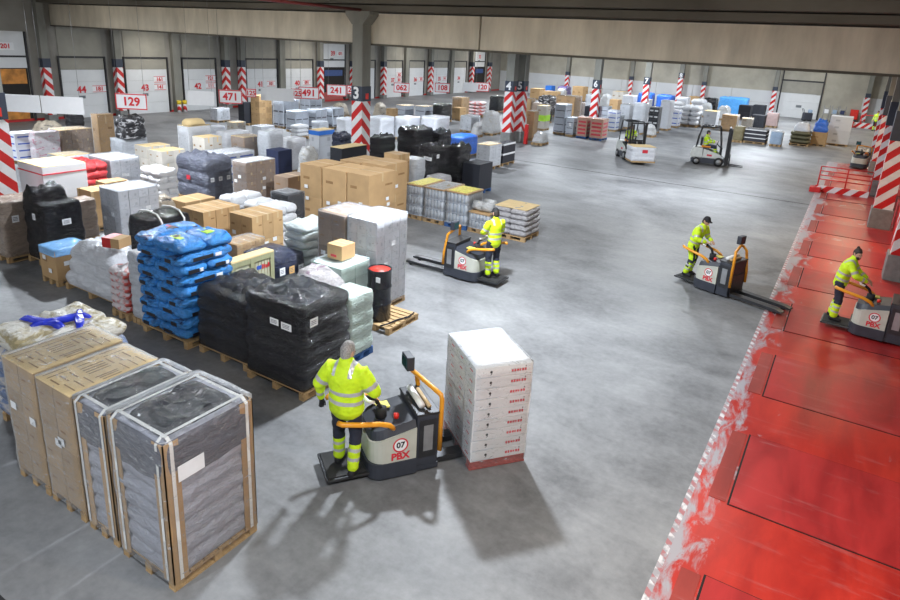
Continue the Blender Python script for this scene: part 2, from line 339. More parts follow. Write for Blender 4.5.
# left wall with dock doors
WX = -39.8
wl = MB().box(WX-.3, WX-.06, -8, 75.4, 0, 7).build('wall_left', 'wallgrey'); tag(wl, 'long grey dock wall behind the numbered doors', 'wall', kind='structure')
MB().box(WX-.06, WX-.04, -8, 75.3, 0, .14).build('skirting_line', 'wallline', wl)
YX, ZZ = (0, 1, 0), (0, 0, 1)
def wall_door(i, y0, y1, num, sub, open_=False, label=None):
    d = empty('door_%d' % i, (WX, 0, 0)); tag(d, label, 'door', kind='structure')
    w = y1-y0; c = (y0+y1)/2
    if not open_:
        for k in range(4):
            MB().box(-.05, .0, y0, y1, .71*k+.008, .71*(k+1), c=.006).build('door_panel', 'doorwhite', d)
        MB().box(.0, .012, c-.42, c-.02, 1.15, 1.32, c=.005).build('door_window', 'frosted', d)
        if num: text('door_number', num, .55, (.02, c-.22, 1.66), YX, ZZ, 'signred', d)
        for k, s_ in enumerate(sub):
            MB().box(.0, .012, c+.45, c+1.3, 1.50+.5*k, 1.88+.5*k).build('door_sign', ['signwhite'], d)
            for zz in (1.50, 1.86): MB().box(.012, .016, c+.45, c+1.3, zz+.5*k, zz+.5*k+.03).build('sign_border', 'signred', d)
            text('sign_text', s_, .34, (.03, c+.87, 1.69+.5*k), YX, ZZ, 'signred', d)
        MB().box(-.05, -.01, y0, y1, 2.86, 3.50).build('transom', 'doorgrey', d)
    else:
        MB().box(-.05, .0, y0, y1, 2.95, 4.9).build('door_panel', 'doorwhite', d)
        if num: text('door_number', num, .55, (.02, c-.1, 4.1), YX, ZZ, 'signred', d)
        for s_ in sub[:1]:
            MB().box(.0, .012, c+.45, c+1.3, 3.9, 4.3).build('door_sign', 'signwhite', d); text('sign_text', s_, .34, (.03, c+.87, 4.1), YX, ZZ, 'signred', d)
        MB().box(.0, .012, c-.42, c-.02, 3.55, 3.72, c=.005).build('door_window', 'frosted', d)
        MB().box(-.06, -.03, y0, y1, .15, 2.95).build('dark_opening', 'shadepaint', d)  # near-black panel, shade of the trailer inside put into its colour
        MB().box(-.04, .02, y0+.2, y1-.2, .15, 1.1 if i == 1 else .8).build('trailer_bed', 'glowamber' if i == 1 else 'redwood', d)  # amber colour imitates the orange glow inside the trailer
        if i == 1: MB().box(-.035, .01, y0+.2, y1-.1, 2.1, 2.9).build('trailer_side', 'glowamber', d)
        else: MB().box(-.03, .02, y0+.3, y1-.3, 2.2, 2.7).build('trailer_side', 'bluepaint', d)
    if not open_:
        MB().box(-.05, -.02, y0, y1, 3.62, 5.3).build('upper_panel', 'doorgrey', d)
    MB().box(-.04, .05, y0-.12, y1+.12, 3.52, 3.62).build('track_bar', 'trackdark', d)
    for yy in (y0-.12, y1+.04): MB().box(-.04, .06, yy, yy+.08, .05, 3.6 if not open_ else 4.9).build('track_rail', 'trackdark', d)
wall_door(1, 15.0, 18.7, '45', ['201'], True, 'raised dock door 45 with an orange lit trailer below')
wall_door(2, 20.5, 23.1, '44', ['181'], False, 'closed white dock door numbered 44')
wall_door(3, 24.5, 27.4, '43', ['141', '161'], False, 'closed white dock door numbered 43')
wall_door(4, 28.7, 31.3, '42', ['111', '121'], False, 'closed white dock door numbered 42')
wall_door(5, 34.2, 37.2, '41', ['101'], False, 'closed white dock door numbered 41')
wall_door(6, 38.1, 41.2, '40', ['091'], False, 'closed white dock door numbered 40')
wall_door(7, 42.4, 45.3, '39', ['071'], True, 'raised dock door 39 with dark trailer behind')
wall_door(8, 47.0, 49.6, '', [], False, 'closed white dock door behind the column numbered 3')
wall_door(9, 51.4, 54.0, '37', ['061', '062'], False, 'closed white dock door right of the column numbered 3')
wall_door(10, 55.3, 57.9, '36', ['051'], False, 'closed white dock door behind the sign 062')
wall_door(11, 59.8, 62.6, '35', ['041'], False, 'closed white dock door left of the sign 108')
wall_door(12, 64.0, 66.6, '34', [], False, 'closed white dock door right of the sign 108')
wall_door(13, 68.6, 71.0, '33', [], True, 'open far dock door near the hall corner')

def column(x, y, a, num, label, z_s0=.5, z_s1=3.15, z_p1=3.72, top=BZ0-.07, two=False, cap=False, base='concretebase', dirx=1):
    c = empty('column', (x, y, 0)); tag(c, label, 'column', kind='structure')
    h = a/2
    MB().box(-h-.05, h+.05, -h-.05, h+.05, 0, z_s0, c=.02).build('column_base', base, c)
    MB().box(-h, h, -h, h, z_s0, z_s1).build('striped_band', 'hazard' if a > .4 else 'hazard_small', c)
    MB().box(-h-.012, h+.012, -h-.012, h+.012, z_s1, z_p1).build('number_band', 'columnplate', c)
    MB().box(-h+.01, h-.01, -h+.01, h-.01, z_p1, top).build('column_shaft', 'columnconcrete', c)
    if cap:
        MB().prism([(-h, top), (h, top), (h+.32, top+.35), (h+.32, top+.5), (-h-.32, top+.5), (-h-.32, top+.35)], 'y', -h-.02, h+.02).build('column_capital', 'columnconcrete', c)
    if num: text('column_number', num, .62, (-.02, -h-.02, (z_s1+z_p1)/2), (1, 0, 0), ZZ, 'signwhite', c)
    if num:
        MB().box(h+.012, h+.02, -.06, .12, z_s1+.08, z_s1+.3).build('small_plate', 'redplastic', c)
    return c
CX_ = -16.9
column(-18.62, 7.75, .5, '2', 'striped column numbered 2 at the left frame edge', z_s1=3.05)
column(-16.62, 19.9, .52, '3', 'red and white striped concrete column numbered 3', top=6.0, cap=True)
column(CX_-.35, 34.1, .52, '4', 'striped column numbered 4, left of the double column', z_s0=.65, z_s1=3.0, z_p1=3.6)
column(CX_-.15, 35.15, .52, '5', 'striped column numbered 5, right of the double column', z_s0=.65, z_s1=3.0, z_p1=3.6)
column(CX_, 47.6, .52, '6', 'striped column numbered 6 among the far pallets', z_s1=2.8, z_p1=3.45); column(CX_, 61, .52, '7', 'striped column numbered 7 among the far pallets', z_s1=2.8, z_p1=3.45); column(CX_, 74, .5, '8', 'striped column numbered 8 near the far wall')
rp = MB().box(-16.42, -16.22, 34.6, 34.8, 0, 1.15, c=.02).build('bollard', 'redpaint'); tag(rp, 'red guard post at the foot of the double column', 'bollard')
for y, nm in ((19.5, 'left of door 44'), (23.8, 'between doors 44 and 43'), (32.0, 'left of the twin pair at door 41'), (33.45, 'right of the twin pair at door 41'), (41.85, 'between doors 40 and 39'), (46.1, 'right of raised door 39'), (50.6, 'just right of the column numbered 3 along the wall'), (58.8, 'above the sign 062'), (67.5, 'left of the far open door'), (71.8, 'right of the far open door')):
    column(WX+.32, y, .42, '', 'striped wall column '+nm, z_s0=.35, z_s1=3.0, z_p1=3.5, top=6.9)
for y, nm in ((28.05, 'between doors 43 and 42'), (37.65, 'between doors 41 and 40'), (54.65, 'right of the far closed doors'), (63.3, 'far along the dock wall')):
    p = MB().box(WX-.05, WX+.25, y-.28, y+.28, 0, 6.9).build('wall_post', 'columnconcrete'); tag(p, 'plain concrete post '+nm, 'post', kind='structure')
for k, dy in enumerate((-.22, .22)):
    b = empty('bollard', (WX+.5, 28.05+dy, 0)); tag(b, 'yellow topped red and white bollard, '+('left' if k == 0 else 'right')+' of the pair before the wall post', 'bollard')
    MB().cyl((0, 0, 0), (0, 0, .55), .13, 0, 12).build('post_body', 'hazard_small', b); MB().cyl((0, 0, .55), (0, 0, .8), .15, 0, 12).build('cap', 'yellowpaint', b)

# far wall
wf = MB().box(-40, 4.4, 75.3, 75.6, 0, 7).build('wall_far', 'wallbeige'); tag(wf, 'far end wall, grey above and white below', 'wall', kind='structure')
for k in range(11):
    x0 = -39.8+4.0*k
    if -7.2 < x0+.2 < -3.2: continue
    for z0, z1 in ((.0, 1.25), (1.27, 2.5)):
        MB().box(x0+.02, x0+3.98, 75.24, 75.3, z0, z1).build('wall_panel', 'wallwhite', wf)
fd = empty('door_14', (-5.2, 75.22, 0)); tag(fd, 'wide pale sliding door in the far wall', 'door', kind='structure')
for k in range(3): MB().box(-1.85, 1.75, -.03, .03, .8*k+.01, .8*(k+1), c=.008).build('door_panel', 'doorwhite', fd)
MB().box(-.25, .25, -.05, -.03, 1.05, 1.3, c=.005).build('door_window', 'frosted', fd)
MB().box(-2, 1.9, -.05, .03, 3.6, 3.75).build('track_bar', 'trackdark', fd); MB().box(-1.85, 1.75, -.03, .03, 2.45, 3.6).build('transom', 'doorgrey', fd)
for xx in (-1.98, 1.78): MB().box(xx, xx+.12, -.06, .03, 0, 4.6).build('track_rail', 'trackdark', fd)
for x, nm in ((-30.4, 'far left'), (-22.6, 'behind the column numbered 7'), (-14.6, 'behind the white bags'), (-7.6, 'left of the pale sliding door'), (.55, 'beside the red cabinet')):
    column(x, 74.85, .42, '', 'striped far wall column '+nm, z_s0=.3, z_s1=2.55, z_p1=2.95, top=6.9)

# right side: columns between the dock doors
for y, nm in ((20.1, 'nearest on the red dock'), (26.6, 'second on the red dock'), (33.4, 'third on the red dock beside the railing'), (40.2, 'fourth on the red dock'), (47, 'beyond the red dock')):
    column(1.78 if y < 21 else 1.42, y+.3, .58, '', 'tall striped column '+nm, z_s0=.72, z_s1=3.1, z_p1=4.1, top=6.98)
    if y < 21: continue
    g = MB().box(1.85, 2.05, y-.6, y+1.2, .02, .95, c=.02).build('dock_guard', 'redpaint'); tag(g, 'red guard plate beside the column '+nm, 'guard')
wr = MB().box(4.2, 4.4, -8, 75.4, 0, 7).build('wall_right', 'wallgrey'); tag(wr, 'dark right wall behind the dock columns', 'wall', kind='structure')
for k in range(3):
    MB().box(4.1, 4.19, 24.0+6.7*k, 29.2+6.7*k, .02, 3.0).build('dock_opening', 'shadepaint', wr)  # near-black panels, their colour stands in for shade beyond the openings

# ------------------------------------------------------------------ pallet loads
def rounded_rect(w, d, r, n):
    """n points walking round a rounded rectangle"""
    r = min(r, w*.45, d*.45); a, b = w/2-r, d/2-r
    seg = [2*b, PI/2*r, 2*a, PI/2*r]*2; tot = sum(seg); out = []
    for i in range(n):
        s = tot*i/n
        k = 0
        while s > seg[k]: s -= seg[k]; k += 1
        c = [(a, b), (-a, b), (-a, -b), (a, -b)]
        if k == 0: p = (w/2, -b+s); q = (1, 0)
        elif k == 1: t = s/r; p = (a+r*math.cos(t), b+r*math.sin(t)); q = (math.cos(t), math.sin(t))
        elif k == 2: p = (a-s, d/2); q = (0, 1)
        elif k == 3: t = PI/2+s/r; p = (-a+r*math.cos(t), b+r*math.sin(t)); q = (math.cos(t), math.sin(t))
        elif k == 4: p = (-w/2, b-s); q = (-1, 0)
        elif k == 5: t = PI+s/r; p = (-a+r*math.cos(t), -b+r*math.sin(t)); q = (math.cos(t), math.sin(t))
        elif k == 6: p = (-a+s, -d/2); q = (0, -1)
        else: t = 1.5*PI+s/r; p = (a+r*math.cos(t), -b+r*math.sin(t)); q = (math.cos(t), math.sin(t))
        out.append((p, q))
    return out
def loft(w, d, z0, z1, layers=1, bulge=.0, amp=.015, seed=0, top='flat', topamp=.03, taper=0., r=.06, n=48, nzr=16, cap_rings=5, open_top=False, dome=.0, profile=None):
    """wrapped body: horizontal rings with bulging layers, then a crumpled top"""
    mb = MB(); vs = []; fs = []; per = rounded_rect(w, d, r, n); sx = seed*7.31
    for j in range(nzr+1):
        t = j/nzr; z = z0+(z1-z0)*t
        b = bulge*abs(math.sin(PI*t*layers))**.5-bulge*.6 if layers else 0
        sc = 1-taper*t*t if profile is None else profile(t)
        for (p, q) in per:
            k = 1.6*min(1, t*8)
            x, y = p[0]*sc, p[1]*sc
            o = b+amp*(nz(x*2.2+sx, y*2.2, z*3.5)*1.1+.5*nz(x*6+sx, y*6+3, z*9))*k/1.6
            zz = z
            if j == nzr: zz += .4*topamp*nz(x*4+sx, y*4, 9.1)
            vs.append((x+q[0]*o, y+q[1]*o, zz))
    for j in range(nzr):
        for i in range(n): fs.append([j*n+i, j*n+(i+1) % n, (j+1)*n+(i+1) % n, (j+1)*n+i])
    if not open_top:
        base = nzr*n
        for k in range(1, cap_rings+1):
            s = 1-k/(cap_rings+.6)
            st = len(vs)
            for i in range(n):
                bx, by, bz = vs[base+i] if k == 1 else vs[nzr*n+i]
                x, y = bx*s, by*s
                u = 1-s
                zt = z1+dome*(1-(1-u)**2)
                if top == 'rim': zt += -.05*min(1, u*3)+topamp*(nz(x*5+sx, y*5, 2.2)*1.2+.6*nz(x*11, y*11+sx, 4.4))
                elif top == 'heap': zt += topamp*(.5+nz(x*4+sx, y*4, 2.2)*1.5+.8*nz(x*9, y*9+sx, 4.4))
                else: zt += topamp*nz(x*5+sx, y*5, 2.2)
                vs.append((x, y, zt))
            prev = base if k == 1 else st-n
            for i in range(n): fs.append([prev+i, prev+(i+1) % n, st+(i+1) % n, st+i])
        last = len(vs)-n
        fs.append([last+i for i in range(n)])
    mb.add(vs, fs, 0, True)
    return mb
PAL = {}
def pallet(root, w, d, near, mat='palletwood', name='pallet'):
    key = (round(w, 2), round(d, 2), mat)
    if not near:
        if key not in PAL:
            mb = MB()
            mb.box(-w/2, w/2, -d/2, d/2, .11, .14)
            for y in (-d/2+.05, 0, d/2-.05): mb.box(-w/2, w/2, y-.05, y+.05, 0, .022)
            for y in (-d/2+.05, 0, d/2-.05):
                for x in (-w/2+.07, 0, w/2-.07): mb.box(x-.07, x+.07, y-.05, y+.05, .022, .11)
            PAL[key] = mb.mesh('pallet', mat)
        o = put('pallet', PAL[key], root); o['kind'] = 'stuff'
        return
    p = empty('pallet', parent=root)
    nb = 6; bw = d/nb
    k2 = ('deck', key); k3 = ('runner', key); k4 = ('block', mat)
    if k2 not in PAL:
        PAL[k2] = MB().box(-w/2, w/2, -bw*.42, bw*.42, .118, .14, c=.003).mesh('deck_board', mat)
        PAL[k3] = MB().box(-.05, .05, -d/2, d/2, .0, .022).mesh('bottom_board', mat)
    if k4 not in PAL: PAL[k4] = MB().box(-.055, .055, -.05, .05, .022, .096).mesh('block', mat)
    for i in range(nb): put('deck_board', PAL[k2], p, (0, -d/2+bw*(i+.5), 0))
    for x in (-w/2+.055, 0, w/2-.055):
        put('bottom_board', PAL[k3], p, (x, 0, 0))
        MB().box(-.05, .05, -d/2, d/2, .096, .118).build('stringer_board', mat, p, (x, 0, 0))
        for y in (-d/2+.055, 0, d/2-.055): put('block', PAL[k4], p, (x, y, 0))
def carton_mesh(bx, by, bz, m, style=None):
    g = .004; x, y = bx/2-g, by/2-g; z = bz-.003
    mb = MB().box(-x, x, -y, y, 0, z, 0, c=.004 if bz > .15 else 0)
    e = .0015; t = min(.03, by*.12)
    mats = [m, 'tape', 'label', 'ink']
    def F(x0, x1, z0, z1, mi): mb.add([(x0, -y-e, z0), (x1, -y-e, z0), (x1, -y-e, z1), (x0, -y-e, z1)], [(0, 1, 2, 3)], mi)
    def R(y0, y1, z0, z1, mi): mb.add([(x+e, y0, z0), (x+e, y1, z0), (x+e, y1, z1), (x+e, y0, z1)], [(0, 1, 2, 3)], mi)
    def T(x0, x1, y0, y1, mi): mb.add([(x0, y0, z+e), (x1, y0, z+e), (x1, y1, z+e), (x0, y1, z+e)], [(0, 1, 2, 3)], mi)
    if m in ('kraft', 'kraft2', 'brownwrap', 'whitekraft', 'redprint'):
        T(-x, x, -t, t, 1); R(-t, t, z*.75, z, 1)
        F(-x*.7, -x*.1, z*.55, z*.63, 3); R(y*.2, y*.75, z*.6, z*.66, 3)
    if m == 'whitekraft': mats[1] = 'kraftlid'; T(-x*.98, x*.98, -y*.98, y*.98, 1)
    if m in ('bluestripe',):
        mats[3] = 'blueink'; F(-x*.8, x*.8, z*.4, z*.6, 3); R(-y*.8, y*.8, z*.4, z*.6, 3)
    if m == 'redprint':
        mats[3] = 'redink'
        for q in (.12, .32, .52, .72): F(-x*.8, x*.8, z*q, z*(q+.11), 3); R(-y*.8, y*.8, z*q, z*(q+.11), 3)
    if m in ('whitecart', 'palebox', 'greybox'):
        mats[3] = 'cartgrey' if m != 'greybox' else 'labelink'
        if m == 'greybox': F(-x*.8, x*.8, z*.08, z*.2, 3); R(-y*.8, y*.8, z*.08, z*.2, 3)
        else: F(-x*.5, -x*.1, z*.3, z*.55, 3); R(y*.1, y*.5, z*.3, z*.55, 3)
    if m == 'blackwhite': F(-x, x, z*.8, z, 2); R(-y, y, z*.8, z, 2)
    if m == 'blackbottle':
        for q in (-.5, 0, .5): F(x*q-.04, x*q+.04, z*.35, z*.6, 2)
    return mb.mesh('carton', mats)
def sheet_label(root, face, u, z, w, h, W, D, mat='label', off=.012, ink=True, name='paper_label'):
    mb = MB()
    if face == 'F':
        y = -D/2-off; mb.add([(u-w/2, y, z-h/2), (u+w/2, y, z-h/2), (u+w/2, y, z+h/2), (u-w/2, y, z+h/2)], [(0, 1, 2, 3)])
        if ink:
            for k in (.15, -.05, -.25): mb.add([(u-w*.38, y-.001, z+h*k), (u+w*.3, y-.001, z+h*k), (u+w*.3, y-.001, z+h*(k+.08)), (u-w*.38, y-.001, z+h*(k+.08))], [(0, 1, 2, 3)], 1)
    elif face == 'R':
        x = W/2+off; mb.add([(x, u-w/2, z-h/2), (x, u+w/2, z-h/2), (x, u+w/2, z+h/2), (x, u-w/2, z+h/2)], [(0, 1, 2, 3)])
        if ink:
            for k in (.15, -.05, -.25): mb.add([(x+.001, u-w*.38, z+h*k), (x+.001, u+w*.3, z+h*k), (x+.001, u+w*.3, z+h*(k+.08)), (x+.001, u-w*.38, z+h*(k+.08))], [(0, 1, 2, 3)], 1)
    return mb.build(name, [mat, 'labelink'], root)
def top_sheet(root, w, d, z, mat='kraftlid', name='top_sheet', t=.025, inks=0):
    mb = MB().box(-w/2, w/2, -d/2, d/2, z, z+t, 0, c=.006)
    if inks:
        zz = z+t+.0015
        def Q(x0, x1, y0, y1): mb.add([(x0*w/2, y0*d/2, zz), (x1*w/2, y0*d/2, zz), (x1*w/2, y1*d/2, zz), (x0*w/2, y1*d/2, zz)], [(0, 1, 2, 3)], 1)
        for x in (-.86, -.6): 
            for q in range(3): Q(x, x+.05, -.9+.62*q, -.4+.62*q)
        for i in range(9):
            y = -.9+.2*i
            if 2 < i < 6: continue
            Q(-.42, .1, y, y+.035); Q(.2, .8, y+.07, y+.10)
        for q in (-.36, -.2, -.04, .12, .5): Q(q, q+.06, -.28, .22)
        for q in (.62, .78): Q(q, q+.05, -.22, .20)
    return mb.build(name, [mat, 'ink'], root)
def C(root, w, d, h, seed, near, n=(2, 2, 2), m='kraft', wrap=0, printed=0, cover=None, topk=0, topw=0, stripe=0, gold=0, strapd=0, lab=0, bluerim=0, greenband=0, tarp=0):
    z0 = .14; nx, ny, nl = n
    pallet(root, w, d, near, 'bluewood' if m in ('blackbox', 'redprint') else 'palletwood')
    bx, by, bz = w/nx, d/ny, (h-z0)/nl
    me = carton_mesh(bx, by, bz, m); rnd = random.Random(seed)
    small = bx*639/ max(8, root.location.length) < 6
    if small or (m == 'can'):
        pass
    for i in range(nx):
        for j in range(ny):
            for k in range(nl):
                if 0 < i < nx-1 and 0 < j < ny-1 and k < nl-1: continue
                o = put('carton', me, root, (-w/2+bx*(i+.5)+rnd.uniform(-.003, .003), -d/2+by*(j+.5)+rnd.uniform(-.003, .003), z0+bz*k), rnd.uniform(-.008, .008))
    if topk or printed: top_sheet(root, w*.99, d*.99, h, 'kraftlid', 'top_sheet', .02, printed)
    if topw:
        top_sheet(root, w*.98, d*.98, h, 'whitebox'); MB().box(-.05, .2, -.15, .3, h+.025, h+.028).build('paper_label', 'greentray', root)
    if stripe:
        for zz in (h-.22,): MB().box(-w/2-.008, w/2+.008, -d/2-.008, d/2+.008, zz, zz+.035).build('red_stripe', 'redink', root)
    if gold:
        for (a, b) in ((1, -1), (1, 1), (-1, -1)): MB().box(a*w/2-.03 if a > 0 else -w/2-.01, a*w/2+.01 if a > 0 else -w/2+.03, b*d/2-.035, b*d/2+.035, .14, h).build('edge_board', 'tape', root)
    if strapd:
        MB().tube([(w/2+.01, -d/2, h*.55), (w/2+.012, 0, h*.8), (w/2+.01, d/2, h*.98)], .02, 0, 6).build('strap', 'papertape', root)
    if bluerim: MB().box(-w/2-.02, w/2+.02, -d/2-.02, d/2+.02, h-.2, h-.02).build('blue_rim', 'bluebox', root)
    if greenband: MB().box(-w/2-.012, w/2+.012, -d/2-.012, d/2+.012, h*.38, h*.62).build('green_band', 'lime', root)
    if cover:
        loft(w+.03, d+.03, h*.84, h+.03, 1, .0, .012, seed, 'flat', .025, 0, .05, 40, 8).build('film_cover', cover, root)
    if tarp:
        loft(w*.95, d*.95, h, h+.75, 2, .04, .06, seed, 'heap', .12, .35, .15, 28, 8).build('tarpaulin', 'bluetarp', root)
    if near and m in ('kraft', 'kraft2', 'brownwrap', 'whitecart') and not lab and h > .5: lab = 1
    if lab:
        k = 0
        for face, span in (('F', w), ('R', d)):
            for q in range(2 if near or lab else 1):
                sheet_label(root, face, span*rnd.uniform(-.32, .32), h*rnd.uniform(.38, .75), .13, .10, w, d, ink=False)
    if wrap:
        nn = 56 if near else 24
        loft(w+.025, d+.025, .10, h+.03, 0, 0, .010, seed, 'flat', .006, .0, .03, nn, 14 if near else 5, 3).build('stretch_wrap', 'stretchfilm' if m not in ('brownwrap',) else 'stretchfilm_heavy', root)
def F(root, w, d, h, seed, near, m='whitefilm', layers=3, top='flat', lab=0, straps=0, sheet=None):
    pallet(root, w, d, near, 'bluewood' if m == 'clearfilm' else 'palletwood')
    nn, nr = (72, 30) if near else (30, 10)
    loft(w, d, .13, h, layers, .022 if m != 'palegrey' else .045, .022 if near else .03, seed, top, .03, .04 if top == 'dome' else .0, .07, nn, nr, 6, dome=.10 if top == 'dome' else 0).build('wrapped_goods', m, root)
    if sheet: top_sheet(root, w*.97, d*.97, h+.01, 'kraftlid', 'top_sheet', .02)
    for k in range(lab): sheet_label(root, 'R' if k != 1 or lab < 3 else 'R', d*(-.3+.3*k), h*.72-.03*k, .15, .17, w, d, 'label' if k != 1 else 'stickerorange', .03)
    if straps:
        for y in (-.25, .28):
            yy = y*d
            MB().tube([(-w/2-.03, yy, .2), (-w/2-.03, yy, h-.05), (-w*.35, yy, h+.08), (0, yy, h+.12), (w*.35, yy, h+.09), (w/2+.03, yy, h-.06), (w/2+.035, yy, .2)], .022, 0, 6).build('strap', 'papertape', root)
def B(root, w, d, h, seed, near, m='blackfilm', rim=0, lab=0, step=0, nlay=5):
    pallet(root, w, d, near)
    nn, nr = (96, 44) if near else (34, 12)
    if step:
        loft(w*.52, d, .13, h+.22, 3, .03, .04, seed, 'heap', .09, .12, .10, nn, nr, 7).build('wrapped_goods', m, root, (-w*.22, 0, 0))
        loft(w*.62, d*.98, .13, h, 3, .02, .025, seed+3, 'flat', .03, .05, .06, nn, nr, 6).build('wrapped_goods', m, root, (w*.19, 0, 0))
        sheet_label(root, 'R', .0, h*.72, .2, .14, w, d, 'label', .03); sheet_label(root, 'F', w*.1, h*.8, .13, .15, w, d, 'label', .05)
        return
    loft(w, d, .13, h-.02, nlay+(1 if rim else 0), .055 if near else .035, .034 if near else .035, seed, 'rim' if rim else 'heap', .07 if near else .06, .03, .08, nn, nr, 10 if near else 6).build('wrapped_goods', m, root)
    if m != 'camofilm' and near: loft(w*.86, d*.86, h-.09, h-.02, 0, 0, .03, seed+9, 'heap', .10, .25, .2, 60, 4, 9).build('crumpled_cover', 'blackcover' if m == 'blackfilm' else m, root)
    if lab:
        sheet_label(root, 'F', w*.07, h*.78, .19, .11, w, d, 'label', .045); sheet_label(root, 'F', w*.27, h*.77, .22, .12, w, d, 'label', .045)
        sheet_label(root, 'R', -d*.30, h*.82, .17, .14, w, d, 'label', .03)
    elif m == 'greyfilm':
        for q in (-.3, 0, .3): sheet_label(root, 'R', d*q, h*.55, .14, .14, w, d, 'label', .04)
        MB().box(-w*.1, w*.02, -d/2-.06, -d/2-.055, h*.5, h*.6).build('paper_label', 'redink', root)
def H(root, w, d, h, seed, near, m='whitefilm'):
    pallet(root, w, d, near)
    nn, nr = (80, 30) if near else (30, 10)
    loft(w, d, .13, h*.92, 3, .03, .05, seed, 'heap', .08, .0, .18, nn, nr, 7, dome=.08, profile=lambda t: 1.0-.32*t*t+.03*math.sin(t*9)).build('wrapped_goods', m, root)
SACK = {}
def sack_mesh(w, d, h, m, var, hi):
    key = (round(w, 2), round(d, 2), round(h, 2), m, var, hi)
    if key in SACK: return SACK[key]
    nu, nv = (28, 14) if hi else (14, 8)
    vs = []; fs = []; e = .32
    def sg(c, p): return math.copysign(abs(c)**p, c)
    for j in range(nv+1):
        ph = -PI/2+PI*j/nv
        for i in range(nu):
            th = 2*PI*i/nu
            cx = sg(math.cos(th), e)*max(.02, math.cos(ph))**.45; cy = sg(math.sin(th), e)*max(.02, math.cos(ph))**.45
            fall = 1-.22*max(abs(cx), abs(cy))**4
            z = sg(math.sin(ph), .8)*h/2*fall
            x, y = cx*w/2, cy*d/2
            k = nz(x*7+var*3.3, y*7, z*7)
            z += .030*h/.15*k*(1 if hi else .6)+.012*nz(x*16, y*16+var, 1)
            x += .010*nz(y*9+var, z*9, 2); y += .010*nz(x*9, z*9+var, 5)
            vs.append((x, y, z+h/2))
    for j in range(nv):
        for i in range(nu): fs.append([j*nu+i, j*nu+(i+1) % nu, (j+1)*nu+(i+1) % nu, (j+1)*nu+i])
    fs.append(list(range(nu))[::-1]); fs.append([nv*nu+i for i in range(nu)])
    mb = MB().add(vs, fs, 0, True); SACK[key] = mb.mesh('sack', m); return SACK[key]
def S(root, w, d, h, seed, near, m='whitesack', nl=5, n=(2, 2), top=None, big=0, capw=0, sheet=None):
    pallet(root, w, d, near)
    rnd = random.Random(seed); lh = (h-.13)/nl
    for k in range(nl):
        a, b = n if (k % 2 == 0 or n[0] == n[1]) else n
        offs = []
        if n == (2, 2) and near:
            s = .62
            if k % 2 == 0: offs = [(-w*.31+.0, 0, w*.38, d), (w*.19, -d*.25, w*.62, d*.5), (w*.19, d*.25, w*.62, d*.5)]
            else: offs = [(w*.31, 0, w*.38, d), (-w*.19, -d*.25, w*.62, d*.5), (-w*.19, d*.25, w*.62, d*.5)]
        else:
            offs = [(-w/2+w/a*(i+.5), -d/2+d/b*(j+.5), w/a, d/b) for i in range(a) for j in range(b)]
        for (x, y, sw, sd) in offs:
            v = rnd.randrange(3)
            mm = m
            if top == 'mixed' and k == nl-1: mm = 'packet'
            me = sack_mesh(sw*1.08, sd*1.08, lh*1.30, mm, v, near)
            o = put('sack', me, root, (x+rnd.uniform(-.012, .012), y+rnd.uniform(-.012, .012), .13+lh*k-.01), rnd.uniform(-.02, .02))
            if big and k == nl-1:
                q = .32
                MB().box(-.14*q/.3, .14*q/.3, -.09, .09, lh*1.22, lh*1.29).build('printed_panel', ['lime' if x > 0 else 'blackink'], o)
                MB().box(-.12, .0, -.06, .05, lh*1.23, lh*1.31).build('printed_panel', ['redink' if x < 0 else 'blackink'], o)
            elif big and x+sw/2 > w*.45:
                MB().box(sw*.53, sw*.548, -sd*.28, sd*.10, lh*.45, lh*.78).build('printed_panel', ['blackink'], o)
                MB().box(sw*.53, sw*.548, sd*.14, sd*.26, lh*.45, lh*.75).build('printed_panel', ['label'], o)
            if big and y-sd/2 < -d*.45 and k < nl-1:
                MB().box(-sw*.25, sw*.06, -sd*.548, -sd*.53, lh*.42, lh*.74).build('printed_panel', ['blackink'], o)
    if top == 'mixed':
        for (x, y, a_) in ((-.15, -.1, .3), (.1, .18, -.5), (-.05, .05, 1.2)):
            loft(w*.62, .10, h+.0, h+.075, 0, 0, .03, seed, 'heap', .03, .2, .04, 30, 4, 4).build('blue_strap', 'bluestrap', root, (x*w, y*d, .02), a_)
    if sheet: top_sheet(root, w*.97, d*.97, h+.02, 'kraftlid', 'top_sheet', .02)
    if capw:
        loft(w*.85, d*.8, h, h+.55, 1, .03, .05, seed, 'heap', .08, .35, .2, 28, 8).build('white_bag', 'whitefilm', root)
film('skirtfilm', (.16, .165, .20), .22, .7, 6, .3); plain('bluestrap', (.02, .04, .55), .25, var=.3)
